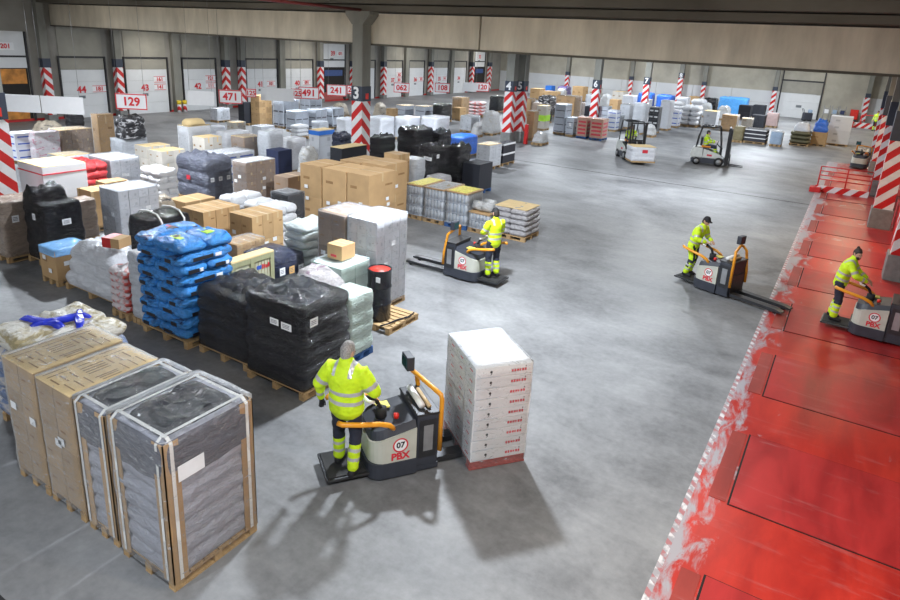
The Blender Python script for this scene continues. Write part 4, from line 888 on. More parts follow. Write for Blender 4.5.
('C', 'carton_pallet_load', -1.51, -0.14, 52.68, 54.28, 2.01, dict(n=(1,1,4), m='palebox', wrap=0), 'tall pale carton tower nearest the red dock'),
('C', 'carton_pallet_load', -23.87, -23.19, 49.66, 50.58, 1.40, dict(n=(1,1,2), m='kraft', wrap=1), 'kraft box load close behind the column numbered 5'),
('C', 'carton_pallet_load', -26.39, -25.06, 58.79, 60.39, 1.52, dict(n=(2,1,2), m='kraft', wrap=0), 'pale kraft boxes standing before the small bright blue box'),
('F', 'wrapped_pallet_load', -21.97, -20.97, 59.08, 60.42, 1.57, dict(m='palefilm', layers=2, top='flat'), 'grey film load hugging the column numbered 6'),
('H', 'wrapped_pallet_load', -22.66, -21.64, 64.89, 66.27, 1.30, dict(m='clearbag'), 'pale bag heap behind the kraft box right of column 6'),
('C', 'carton_pallet_load', -23.65, -22.36, 71.89, 73.49, 1.31, dict(n=(2,1,1), m='whitekraft', wrap=0), 'white and kraft boxes left of the column numbered 7, far row'),
('F', 'wrapped_pallet_load', -20.39, -19.29, 65.33, 66.81, 1.39, dict(m='whitefilm', layers=2, top='flat'), 'white film load just left of the column numbered 7'),
('C', 'carton_pallet_load', -16.64, -15.98, 48.07, 48.93, 1.50, dict(n=(1,1,4), m='greybox', wrap=1), 'narrow grey box stack left of the white blue paper stack'),
('C', 'carton_pallet_load', -15.97, -14.90, 69.31, 70.76, 1.41, dict(n=(1,1,2), m='whitebox', wrap=1), 'white box load behind the left end of the white bags'),
('S', 'sack_pallet_load', -13.92, -12.74, 66.35, 67.94, 1.43, dict(m='whitesack', nl=3, n=(1,1)), 'second white bag row, behind the white bags'),
('B', 'wrapped_pallet_load', -14.01, -12.79, 72.84, 74.44, 1.35, dict(), 'black bag load behind the pale kraft lidded box'),
('H', 'wrapped_pallet_load', -11.02, -9.87, 63.79, 65.24, 1.26, dict(m='clearbag'), 'clear white heap between kraft boxes and sky blue tarpaulin'),
('C', 'carton_pallet_load', -8.77, -7.69, 69.85, 71.32, 1.25, dict(n=(2,1,2), m='darkbox', wrap=0), 'black boxes at the right end of the sky blue tarpaulin'),
('B', 'wrapped_pallet_load', -20.34, -19.77, 45.61, 46.40, 0.90, dict(), 'black bag load between the patchy load and the white stacks'),
('C', 'carton_pallet_load', -20.66, -19.82, 52.40, 53.48, 1.25, dict(n=(1,1,2), m='brownwrap', wrap=1), 'brown wrapped box load above the red printed cartons'),
('F', 'wrapped_pallet_load', -28.09, -27.49, 21.27, 22.09, 0.81, dict(m='whitefilm', layers=2, top='flat'), 'low white load in front of the white box with kraft heap'),
('C', 'carton_pallet_load', -29.03, -28.42, 23.42, 24.21, 0.76, dict(n=(2,2,1), m='whitekraft', wrap=1), 'low white and kraft boxes below the sign 471'),
('S', 'sack_pallet_load', -26.19, -25.57, 25.33, 26.17, 0.76, dict(m='whitesack', nl=3, n=(1,1)), 'white sacks behind the upright white wrapped load'),
('F', 'wrapped_pallet_load', -26.83, -26.19, 27.62, 28.46, 0.75, dict(m='palefilm', layers=2, top='flat'), 'pale film load before the second grey box stack'),
('H', 'wrapped_pallet_load', -30.60, -29.94, 35.54, 36.41, 0.98, dict(m='junkfilm'), 'brown heap seen just left of the column numbered 3'),
('C', 'carton_pallet_load', -28.00, -27.47, 36.26, 36.95, 0.90, dict(n=(1,1,1), m='kraft', wrap=0), 'low kraft box load left of the kraft topped grey loads'),
('C', 'carton_pallet_load', -34.01, -33.04, 33.92, 35.17, 1.13, dict(n=(2,2,2), m='greybox', wrap=1), 'grey box load right below the sign 491, far row'),
('C', 'carton_pallet_load', -27.22, -26.51, 23.58, 24.54, 0.74, dict(n=(2,2,2), m='palebox', wrap=1), 'pale cartons below the tall kraft stack'),
('H', 'wrapped_pallet_load', -20.02, -19.49, 34.41, 35.12, 0.86, dict(m='clearbag'), 'greenish clear heap between blue tarpaulin and double column'),
('C', 'carton_pallet_load', -25.57, -24.89, 41.14, 42.04, 0.95, dict(n=(1,1,1), m='kraft', wrap=0), 'low kraft box in front of the stacked kraft boxes'),
('C', 'carton_pallet_load', -13.48, -12.76, 53.69, 54.66, 1.28, dict(n=(1,1,3), m='palebox', wrap=1), 'pale cartons half hidden right of the bottle crates'),
('F', 'wrapped_pallet_load', -31.86, -31.34, 17.97, 18.70, 0.94, dict(m='palefilm', layers=2, top='flat'), 'pale film load right of the tall kraft panel'),
('F', 'wrapped_pallet_load', -21.75, -21.16, 46.76, 47.54, 1.39, dict(m='brownfilm', layers=2, top='flat'), 'brown film load standing behind the tall kraft box near column 5'),
('S', 'sack_pallet_load', -14.55, -13.72, 61.91, 63.00, 1.36, dict(m='whitesack', nl=4, n=(1,1)), 'white sack stack above the blue and white cartons'),
('H', 'wrapped_pallet_load', -12.69, -11.74, 64.99, 66.22, 1.30, dict(m='clearbag'), 'clear heap just behind the pale kraft lidded box'),
('C', 'carton_pallet_load', -7.64, -6.89, 55.91, 56.87, 1.02, dict(n=(1,1,2), m='whitekraft', wrap=1), 'white and kraft boxes between forklift mast and dark boxes'),
('C', 'carton_pallet_load', -6.52, -5.63, 61.67, 62.87, 1.19, dict(n=(1,1,2), m='pinkbox', wrap=1), 'pinkish box load above the grey blue boxes'),
('C', 'carton_pallet_load', -17.76, -16.91, 62.67, 63.78, 1.32, dict(n=(1,1,2), m='palebox', wrap=1), 'pale box stack behind the tall pale film load'),
('F', 'wrapped_pallet_load', -15.06, -14.44, 46.52, 47.38, 1.09, dict(m='palefilm', layers=3, top='flat'), 'pale film load between the two paper stacks'),
('H', 'wrapped_pallet_load', -28.37, -27.39, 66.79, 68.11, 1.39, dict(m='clearbag'), 'pale clutter heap right of the small bright blue box'),
('C', 'carton_pallet_load', -26.80, -25.65, 72.73, 74.22, 1.47, dict(n=(1,1,1), m='whitekraft', wrap=0), 'small white kraft box load at the foot of the far wall by column 6'),
]
KIND = dict(C=C, F=F, B=B, H=H, S=S, P=P, V=V, K=K)
ROOTS = {}
for idx, (k, name, x0, x1, y0, y1, h, kw, label) in enumerate(LOADS):
    root = empty(name, ((x0+x1)/2, (y0+y1)/2, 0)); tag(root, label, 'crate' if k == 'K' else 'pallet load')
    KIND[k](root, x1-x0, y1-y0, h, idx+1, y0 < (13.5 if k != 'B' else 27), **kw)

# ------------------------------------------------------------------ loose things on the floor and signs
dp = empty('pallet', (-7.22, 9.6, 0)); tag(dp, 'bare wooden pallet carrying the black drum', 'pallet')
for k in range(7): MB().box(-.38, .38, -.5+k*.143, -.5+k*.143+.115, .118, .14, c=.003).build('deck_board', 'palletwood', dp)
for x in (-.33, 0, .33):
    MB().box(x-.05, x+.05, -.5, .5, .096, .118).build('stringer_board', 'palletwood', dp); MB().box(x-.05, x+.05, -.5, .5, 0, .022).build('bottom_board', 'palletwood', dp)
    for y in (-.44, 0, .44): MB().box(x-.05, x+.05, y-.05, y+.05, .022, .096).build('block', 'palletwood', dp)
dr = empty('drum', (-7.33, 9.40, .142)); dr.scale = (.86, .86, 1.06); tag(dr, 'tall black wrapped drum with a red lid on a bare pallet', 'drum')
mb = MB(); pts = []; rad = []
for z, r_ in ((0, .26), (.02, .275), (.3, .27), (.32, .285), (.35, .285), (.37, .27), (.62, .27), (.64, .285), (.67, .285), (.69, .27), (.95, .275), (.98, .285), (1.0, .285), (1.0, .255), (.975, .25)):
    pts.append((0, 0, z)); rad.append(r_)
vs = []; fs = []; n = 32
for p, r_ in zip(pts, rad): vs += [(r_*math.cos(2*PI*j/n), r_*math.sin(2*PI*j/n), p[2]) for j in range(n)]
for i in range(len(pts)-1):
    for j in range(n): fs.append([i*n+j, i*n+(j+1) % n, (i+1)*n+(j+1) % n, (i+1)*n+j])
fs.append(list(range(n)))
MB().add(vs, fs, 0, True).build('drum_body', 'drumblack', dr); MB().cyl((0, 0, .96), (0, 0, .98), .252, 0, 32).build('lid', 'drumred', dr)
MB().box(.10, .22, -.262, -.255, .8, .9).build('paper_label', 'label', dr)
st = MB().tube([(-6.85, 9.05, .17), (-6.75, 9.2, .20), (-6.78, 9.5, .16), (-6.68, 9.75, .17), (-6.72, 10.0, .16)], .018, 0, 6).build('strap', 'drumblack'); st.parent = dp; st.matrix_parent_inverse = Matrix.Translation((7.05, -9.6, 0)); st.location = (0, 0, 0)
bp = empty('cardboard_box', (-8.15, 9.2, 1.30)); tag(bp, 'small kraft box lying on the pale green trays', 'box')
MB().box(-.19, .19, -.2, .2, 0, .3, 0, c=.006).build('carton_body', 'kraft', bp); MB().box(-.19, .19, -.03, .03, .3, .302).build('tape_strip', 'tape', bp); MB().box(-.1, .05, -.203, -.2, .05, .10).build('print_mark', 'redink', bp)
rb = empty('cardboard_box', (-12.15, 6.95, 1.22), .3); tag(rb, 'small red and kraft box on the white bag heap', 'box')
MB().box(-.2, .2, -.17, .17, 0, .2, 0, c=.006).build('carton_body', 'kraft', rb); MB().box(-.205, .0, -.173, .173, .0, .203).build('red_sleeve', 'redpaint', rb)
kt = empty('black_bag', (-24.9, 15.3, 1.12)); tag(kt, 'black rumpled bag standing on a low white load under the sign 129', 'bag')
loft(.75, .95, .02, .85, 2, .03, .06, 77, 'heap', .08, .06, .12, 40, 14).build('bag_body', 'camofilm', kt)
hp = empty('cardboard_box', (-22.45, 16.5, 1.85)); tag(hp, 'flat kraft packet lying on the white box load', 'box')
loft(.6, .8, 0, .22, 1, .02, .04, 12, 'flat', .03, .3, .1, 28, 6).build('packet_body', 'kraftlid', hp)

def sign(px, y, w, s, label, x=-24.5, z=2.62, h=.62, ang=.62):
    """board hung from the ceiling by two wires, facing the aisle"""
    r = empty('hanging_sign', (x, y, z), ang); tag(r, label, 'sign')
    MB().box(-w/2, w/2, -.015, .015, -h/2, h/2, c=.004).build('sign_board', 'signwhite', r)
    if s:
        for a in (-1, 1):
            MB().box(-w/2, w/2, -.019, -.0155, a*(h/2-.025)-.02, a*(h/2-.025)+.02).build('sign_border', 'signred', r)
            MB().box(a*(w/2-.022)-.02, a*(w/2-.022)+.02, -.019, -.0155, -h/2, h/2).build('sign_border', 'signred', r)
        c, s2 = math.cos(ang), math.sin(ang)
        t = text('sign_text', s, h*.74, (0, -.02, -.01), (1, 0, 0), ZZ, 'signred', r)
    for a in (-1, 1): MB().tube([(a*w*.42, 0, h/2), (a*w*.42, 0, 6.98-z)], .006, 0, 5).build('wire', 'wirevis', r)
sign(0, 15.2, 1.22, '129', 'hanging sign 129 above the black rumpled bag')
sign(0, 11.6, 1.48, '', 'blank white hanging board at far left, left panel', x=-25.65); sign(0, 12.48, 1.48, '', 'blank white hanging board at far left, right panel', x=-24.4)
sign(0, 18.45, 1.15, '', 'blank hanging board before the closed door 42, nearest blank of the middle'); sign(0, 20.05, 1.05, '471', 'hanging sign 471 before the narrow black bin stack'); sign(0, 21.25, .5, '125', 'small hanging sign before the tall kraft stack', z=2.75, h=.4)
sign(0, 22.9, 1.6, '', 'blank wide hanging board above the double stacked grey boxes'); sign(0, 24.2, .55, '425', 'small hanging sign touching the blank wide board', h=.5); sign(0, 25.1, 1.05, '491', 'hanging sign 491 above the row of grey box stacks')
sign(0, 27.9, 1.1, '241', 'hanging sign 241 below the raised dark door', x=-25.1); sign(0, 29.2, .7, '230', 'small hanging sign just left of the nearest numbered column', x=-25, h=.5)
sign(0, 33.8, 1.0, '062', 'hanging sign 062 above the kraft topped grey loads', x=-24.9); sign(0, 36.9, 1.0, '108', 'hanging sign 108 above the black bags in the distance', x=-23.8); sign(0, 39.8, 1.0, '', 'pale hanging board, smallest blank one in the distance', x=-23.4); sign(0, 40.9, 1.0, '120', 'farthest hanging sign, beside the smallest pale board', x=-23.0)

# red railing across the dock
ra = empty('safety_railing', (0, 32.6, 0)); tag(ra, 'red tubular safety railing with striped kick board across the dock', 'railing')
MB().box(-.95, 1.1, -.04, .04, .012, .30).build('kick_board', 'hazard', ra)
MB().box(-1.15, -.7, -.3, .25, .0, .22, c=.02).build('base_block', 'redpaint', ra)
for z in (1.15, .95, .76, .58): MB().tube([(-.85, 0, z), (1.1, 0, z)], .025, 0, 8).build('rail', 'redpaint', ra)
for x in (-.87, .18, 1.1): MB().tube([(x, 0, .01), (x, 0, 1.15)], .028, 0, 8).build('rail_post', 'redpaint', ra)
ra2 = empty('safety_railing', (0, 70, 0)); tag(ra2, 'low red and white barrier near the far worker', 'railing')
MB().box(-.3, 2.6, -.05, .05, .012, .5).build('kick_board', 'hazard', ra2); MB().box(-.7, -.1, -.3, .3, 0, .55, c=.03).build('base_block', 'redpaint', ra2)
for x in (.4, 1.6, 2.6): MB().tube([(x, 0, 0), (x, 0, 1.2)], .05, 0, 8).build('rail_post', 'redpaint', ra2)
MB().tube([(.4, 0, 1.2), (2.6, 0, 1.2)], .04, 0, 8).build('rail', 'redpaint', ra2)
cb = empty('cabinet', (-.25, 74.6, 0)); tag(cb, 'red hose cabinet against the far wall', 'cabinet')
MB().box(-.35, .35, -.2, .2, .4, 1.35, c=.02).build('cabinet_body', 'redpaint', cb); MB().box(-.3, .3, -.22, -.2, .45, 1.3, c=.005).build('door', 'redplastic', cb); MB().box(-.3, .3, -.15, .15, 0, .4).build('plinth', 'trackdark', cb)
for k, x in enumerate((-2.6, -1.9, -1.25)):
    r = empty('wheeled_rack', (x, 73.9, 0)); tag(r, ('left', 'middle', 'right')[k]+' wheeled rack parked against the far wall', 'rack')
    for a in (-.25, .25): MB().tube([(a, 0, .1), (a, 0, 1.6)], .03, 0, 6).build('upright', 'greysteel', r)
    for z in (.3, .8, 1.3): MB().box(-.25, .25, -.2, .2, z, z+.03).build('shelf', 'greysteel', r)
    MB().box(-.18, .18, -.15, .15, .84, 1.2).build('shelf_box', ('whitebox', 'greyblue', 'navybox')[k], r)
    for a in (-.25, .25): MB().cyl((a-.02, 0, .09), (a+.02, 0, .09), .09, 0, 10).build('wheel', 'rubber', r)
mc = empty('floor_scrubber', (-4.1, 72.5, 0), .4); tag(mc, 'small dark floor machine parked before the pale sliding door', 'machine')
MB().box(-.4, .4, -.3, .3, .1, .8, c=.06).build('machine_body', 'charcoal', mc); MB().tube([(-.35, -.2, .75), (-.5, -.2, 1.15), (-.5, .2, 1.15), (-.35, .2, .75)], .025, 0, 8).build('handle', 'darksteel', mc); MB().box(.05, .35, -.2, .2, .8, 1.1, c=.05).build('tank', 'greyblue', mc)
for a in (-.25, .25): MB().cyl((a, -.32, .1), (a, .32, .1), .1, 0, 12).build('wheel', 'rubber', mc)

# ------------------------------------------------------------------ ride-on pallet trucks
def pallet_truck(name, label, loc, ang, roll=True):
    """x forward to the fork tips, origin at the fork root on the floor"""
    t = empty(name, loc, ang); tag(t, label, 'pallet truck', 'ride-on pallet trucks')
    def plan(x0, x1, y, r, n=6):
        p = [(x1, -y), (x1, y), (x0+r, y)]
        for i in range(1, n): a = PI/2+PI/2*i/n; p.append((x0+r+r*math.cos(a), y-r+r*math.sin(a)))
        p.append((x0, y-r)); p.append((x0, -y+r))
        for i in range(1, n): a = PI+PI/2*i/n; p.append((x0+r+r*math.cos(a), -y+r+r*math.sin(a)))
        p.append((x0+r, -y)); return p
    MB().prism(plan(-1.02, -.37, .40, .2), 'z', .05, .27).build('skirt', 'charcoal', t)
    MB().box(-.38, -.06, -.37, .37, .05, .12).build('underframe', 'charcoal', t)
    def sl(x): return min(1, max(0, (x+.98)/.42))
    cow = MB(); base = plan(-.99, -.38, .385, .2); n = len(base)
    vs = [(x, y, .27) for x, y in base]+[(x, y, .56+.16*sl(x)) for x, y in base]
    cow.add(vs, [[i, (i+1) % n, n+(i+1) % n, n+i] for i in range(n)]+[list(range(n))[::-1], list(range(n, 2*n))])
    cowl = cow.build('cowl', 'creampaint', t)
    con = MB(); b2 = plan(-.97, -.38, .37, .2)
    vs = [(x, y, .558+.16*sl(x)) for x, y in b2]+[(x*.97-.015, y*.86, .68+.13*sl(x)) for x, y in b2]
    con.add(vs, [[i, (i+1) % n, n+(i+1) % n, n+i] for i in range(n)]+[list(range(n))[::-1], list(range(n, 2*n))])
    cons = con.build('console', 'charcoal', t)
    MB().cyl((-.60, -.18, .79), (-.60, -.18, .85), .035, 0, 14).build('stop_button', 'redplastic', cons)
    MB().box(-.78, -.60, .08, .24, .79, .81, c=.004).build('clip_board', 'yellowlid', cons); MB().cyl((-.76, -.02, .74), (-.76, -.02, .88), .075, 0, 14).build('tiller_boot', 'rubber', cons)
    til = MB().tube([(-.76, -.02, .86), (-.82, -.02, .98), (-.96, -.02, 1.07)], .028, 0, 10).build('tiller', 'rubber', t)
    MB().tube([(-.90, -.18, 1.07), (-.98, -.16, 1.09), (-1.0, -.02, 1.09), (-.98, .12, 1.09), (-.90, .14, 1.07)], .022, 0, 10).build('grip', 'whiteplastic', til)
    bat = MB().box(-.37, -.07, -.365, .365, .10, .86, 0, c=.015).build('battery_box', 'charcoal', t)
    for s in (-1, 1):
        MB().box(-.34, -.10, *sorted((s*.365, s*.373)), .24, .80, 0, c=.004).build('side_frame', 'darksteel', bat)
        MB().box(-.28, -.15, *sorted((s*.373, s*.378)), .34, .72).build('side_plate', 'greysteel', bat)
    MB().box(-.38, -.06, -.375, .375, .86, .895, 0, c=.01).build('battery_lid', 'darksteel', bat)
    if roll:
        r = MB().cyl((-.27, -.24, .94), (-.27, .26, .94), .045, 0, 14).build('film_roll', 'whiteplastic', bat); MB().cyl((-.17, -.26, .925), (-.17, .2, .925), .028, 0, 12).build('film_core', 'tape', bat)
    fr = MB().tube([(-.04, -.36, .30), (-.04, -.36, 1.06), (-.05, -.34, 1.12), (-.09, -.27, 1.15), (-.17, .0, 1.18), (-.25, .27, 1.20), (-.23, .34, 1.17), (-.14, .36, 1.08), (-.05, .36, .6), (-.04, .36, .30)], .032, 0, 10).build('load_guard', 'orangemetal', t)
    mon = MB().box(-.34, -.23, .19, .42, 1.22, 1.42, 0, c=.012).build('terminal', 'charcoal', t)
    MB().box(-.346, -.339, .21, .40, 1.25, 1.39).build('terminal_screen', 'screen', mon); MB().tube([(-.25, .28, 1.18), (-.27, .29, 1.25)], .02, 0, 8).build('terminal_mount', 'darksteel', mon)
    for s in (-1, 1):
        MB().tube([(-.66, s*.30, .70), (-.74, s*.34, .80), (-.88, s*.36, .86), (-1.12, s*.365, .90), (-1.36, s*.36, .95), (-1.40, s*.31, .95)], .034, 0, 10).build('arm_rest', 'orangemetal', t)
    pl = MB().box(-1.54, -.96, -.31, .31, .09, .13, 0, c=.012).build('platform', 'darksteel', t); MB().box(-1.51, -1.0, -.27, .27, .13, .142, 0, c=.004).build('rubber_mat', 'rubber', pl)
    for s in (-1, 1):
        fk = MB().prism([(-.06, .05), (1.14, .06), (1.2, .075), (1.19, .10), (1.05, .125), (-.06, .13)], 'y', s*.2-.085, s*.2+.085).build('fork', 'darksteel', t)
        MB().cyl((1.02, s*.2-.05, .045), (1.02, s*.2+.05, .045), .042, 0, 12).build('load_wheel', 'rubber', fk)
        MB().cyl((-.4, s*.28-.04, .06), (-.4, s*.28+.04, .06), .06, 0, 14).build('caster', 'rubber', t)
    MB().box(-.075, -.045, -.30, .30, .13, .55).build('fork_carriage', 'darksteel', t)
    for s in (-1, 1):
        y = s*.385
        mb = MB(); k = 28; cx = -.60
        ring = [(cx+.105*math.cos(2*PI*i/k), y+s*.003, .51+.105*math.sin(2*PI*i/k)) for i in range(k)]+[(cx+.085*math.cos(2*PI*i/k), y+s*.003, .51+.085*math.sin(2*PI*i/k)) for i in range(k)]
        mb.add(ring, [(i, (i+1) % k, k+(i+1) % k, k+i) for i in range(k)]).build('logo_ring', 'redink', cowl)
        mb = MB(); mb.add([(cx+.084*math.cos(2*PI*i/k), y+s*.002, .51+.084*math.sin(2*PI*i/k)) for i in range(k)], [list(range(k))]).build('logo_disc', 'label', cowl)
        text('truck_number', '07', .115, (cx, y+s*.004, .51), (-s, 0, 0), ZZ, 'blackink', cowl, .001)
        text('logo_text', 'PBX', .14, (cx, y+s*.003, .345), (-s, 0, 0), ZZ, 'redink', cowl, .001)
    return t
TR1 = ((-4.10, 6.52, 0), math.radians(55)); TR2 = ((-7.92, 12.98, 0), math.radians(180)); TR3 = ((-1.59, 15.99, .0), math.radians(-19.5)); TR4 = ((1.76, 15.45, .024), math.radians(-4))
pallet_truck('pallet_truck', 'ride-on pallet truck numbered 07 carrying the white carton stack', *TR1)
pallet_truck('pallet_truck', 'empty ride-on pallet truck in front of the can pallets', *TR2, roll=False)
pallet_truck('pallet_truck', 'ride-on pallet truck with forks reaching onto the red dock edge', *TR3)
pallet_truck('pallet_truck', 'ride-on pallet truck standing on the red dock at the right edge', *TR4, roll=False)
pallet_truck('pallet_truck', 'small distant pallet truck parked beside the far dock columns', (.75, 43.0, 0), math.radians(80), roll=False)

# white cartons on the forks of the first truck
fa = math.radians(52); fd_ = Vector((math.cos(fa), math.sin(fa), 0))
root = empty('carton_pallet_load', Vector((-3.90, 6.78, 0))+fd_*.44+Vector((0, 0, .14)), fa); tag(root, 'white printed carton stack on a red pallet riding on the forks', 'pallet load')
W_, D_ = .82, 1.08
for y in (-.46, 0, .46): MB().box(-.41, .41, y-.07, y+.07, -.13, -.11).build('bottom_board', 'redwood', root); MB().box(-.41, .41, y-.05, y+.05, -.11, -.02 if y == 0 else -.02).build('stringer', 'redwood', root)
for k in range(5): MB().box(-.41+.165*k, -.41+.165*k+.14, -.54, .54, -.02, .0, c=.003).build('deck_board', 'redwood', root)
lh = 1.40/9
def white_print():
    x, y, z = W_/2-.003, D_/6-.003, lh-.003
    mb = MB().box(-x, x, -y, y, 0, z, 0, c=.004); e = .0015
    def Fq(x0, x1, z0, z1, mi): mb.add([(x0, -y-e, z0), (x1, -y-e, z0), (x1, -y-e, z1), (x0, -y-e, z1)], [(0, 1, 2, 3)], mi)
    def Lq(y0, y1, z0, z1, mi): mb.add([(-x-e, y0, z0), (-x-e, y1, z0), (-x-e, y1, z1), (-x-e, y0, z1)], [(0, 1, 2, 3)], mi)
    mb.add([(-.19+.018*math.cos(2*PI*i/10), -y-e, .085+.02*math.sin(2*PI*i/10)) for i in range(10)], [list(range(10))], 2)
    mb.add([(-.172, -y-e, .085), (-.18, -y-e, .05), (-.205, -y-e, .035), (-.187, -y-e, .06)], [(0, 1, 2, 3)], 2)
    for i, wv in enumerate((.028, .026, .03, .022, .028, .026)): Fq(.10+.038*i, .10+.038*i+wv, .05, .09, 1)
    for zz in (.052, .082): Fq(.10, .10+.038*6-.01, zz, zz+.006, 0)
    mb.add([(.30, -y-e, .125), (.315, -y-e, .12), (.312, -y-e, .102), (.30, -y-e, .108)], [(0, 1, 2, 3)], 2)
    Fq(-.38, -.06, .012, .016, 3); Lq(-.08, .02, .06, .08, 1); Lq(.05, .065, .09, .115, 2)
    return mb.mesh('carton', ['whiteprinted', 'redink', 'blackink', 'greyblue'])
board('whiteprinted', (.70, .71, .73), .04)  # one even white for the printed cartons
wm = white_print(); rnd = random.Random(5)
for k in range(9):
    for j in range(3): put('carton', wm, root, (rnd.uniform(-.006, .006), -D_/2+D_/3*(j+.5), lh*k), rnd.uniform(-.006, .006))
loft(W_+.02, D_+.02, -.1, 1.405, 0, 0, .008, 31, 'flat', .006, 0, .03, 56, 14, 3).build('stretch_wrap', 'stretchfilm', root)

# ------------------------------------------------------------------ people
def remesh(mb, voxel, smooth=4, folds=0, seed=0):
    me = bpy.data.meshes.new('tmp'); me.from_pydata(mb.v, [], mb.f)
    bm = bmesh.new(); bm.from_mesh(me); bmesh.ops.recalc_face_normals(bm, faces=bm.faces[:]); bm.to_mesh(me); bm.free()
    o = bpy.data.objects.new('tmp', me)
    r = o.modifiers.new('r', 'REMESH'); r.mode = 'VOXEL'; r.voxel_size = voxel; r.use_smooth_shade = True
    s = o.modifiers.new('s', 'SMOOTH'); s.iterations = smooth; s.factor = .5
    out = evaluated(o); bpy.data.meshes.remove(me)
    if folds:
        co = [v.co.copy() for v in out.vertices]; no = [v.normal.copy() for v in out.vertices]; flat = []
        for c, n_ in zip(co, no): flat += list(c+n_*folds*(nz(c.x*9+seed, c.y*9, c.z*14)+.6*nz(c.x*20, c.y*20+seed, c.z*26)))
        out.vertices.foreach_set('co', flat); out.update()
    for p in out.polygons: p.use_smooth = True
    return out
def ell(mb, pts, radii, side=(1, 0, 0), n=16):
    """closed tube with elliptical rings, radii (along side, across)"""
    pts = [Vector(p) for p in pts]; vs = []; fs = []; k = len(pts)
    # rounded ends
    P = []; R = []
    d0 = (pts[1]-pts[0]).normalized(); d1 = (pts[-1]-pts[-2]).normalized()
    r0 = min(radii[0]); r1 = min(radii[-1])
    P.append(pts[0]-d0*r0*.8); R.append((radii[0][0]*.45, radii[0][1]*.45)); P.append(pts[0]-d0*r0*.45); R.append((radii[0][0]*.82, radii[0][1]*.82))
    P += pts; R += list(radii)
    P.append(pts[-1]+d1*r1*.45); R.append((radii[-1][0]*.82, radii[-1][1]*.82)); P.append(pts[-1]+d1*r1*.8); R.append((radii[-1][0]*.45, radii[-1][1]*.45))
    K_ = len(P)
    for i, p in enumerate(P):
        d = (P[min(i+1, K_-1)]-P[max(i-1, 0)]).normalized(); s = Vector(side)
        if abs(s.dot(d)) > .95: s = Vector((0, 1, 0)) if abs(d.y) < .9 else Vector((0, 0, 1))
        a = (s-d*s.dot(d)).normalized(); b = d.cross(a)
        for j in range(n): t = 2*PI*j/n; vs.append(p+a*math.cos(t)*R[i][0]+b*math.sin(t)*R[i][1])
    for i in range(K_-1):
        for j in range(n): fs.append([i*n+j, i*n+(j+1) % n, (i+1)*n+(j+1) % n, (i+1)*n+j])
    fs += [list(range(n))[::-1], [(K_-1)*n+j for j in range(n)]]
    mb.add(vs, fs, 0, True)
def segd(p, a, b):
    ab = b-a; t = max(0, min(1, (p-a).dot(ab)/ab.length_squared)); return (p-(a+ab*t)).length, t
def hand(mb, wr, el, curl, side):
    d = (wr-el).normalized(); up = Vector((0, 0, 1))
    if abs(d.z) > .8: up = Vector((0, 1, 0))
    s = d.cross(up).normalized(); nrm = s.cross(d).normalized()
    palm = wr+d*.05
    ell(mb, [wr-d*.02, wr+d*.03, wr+d*.085], [(.027, .022), (.040, .016), (.040, .014)], s, 12)
    for i, (o, ln) in enumerate(((-.031, .072), (-.010, .082), (.011, .076), (.031, .060))):
        b = wr+d*.085+s*o; m = b+d*ln*.5-nrm*ln*.18*curl; e = m+d*ln*.5*(1-curl*.8)-nrm*ln*.62*curl
        ell(mb, [b-d*.01, m, e], [(.0095, .0095), (.009, .009), (.008, .008)], s, 8)
    b = wr+d*.03-s*.034*side; m = b-s*.026*side+d*.03-nrm*.012; e = m+d*.032-nrm*.02*curl
    ell(mb, [b, m, e], [(.012, .012), (.0105, .0105), (.009, .009)], s, 8)
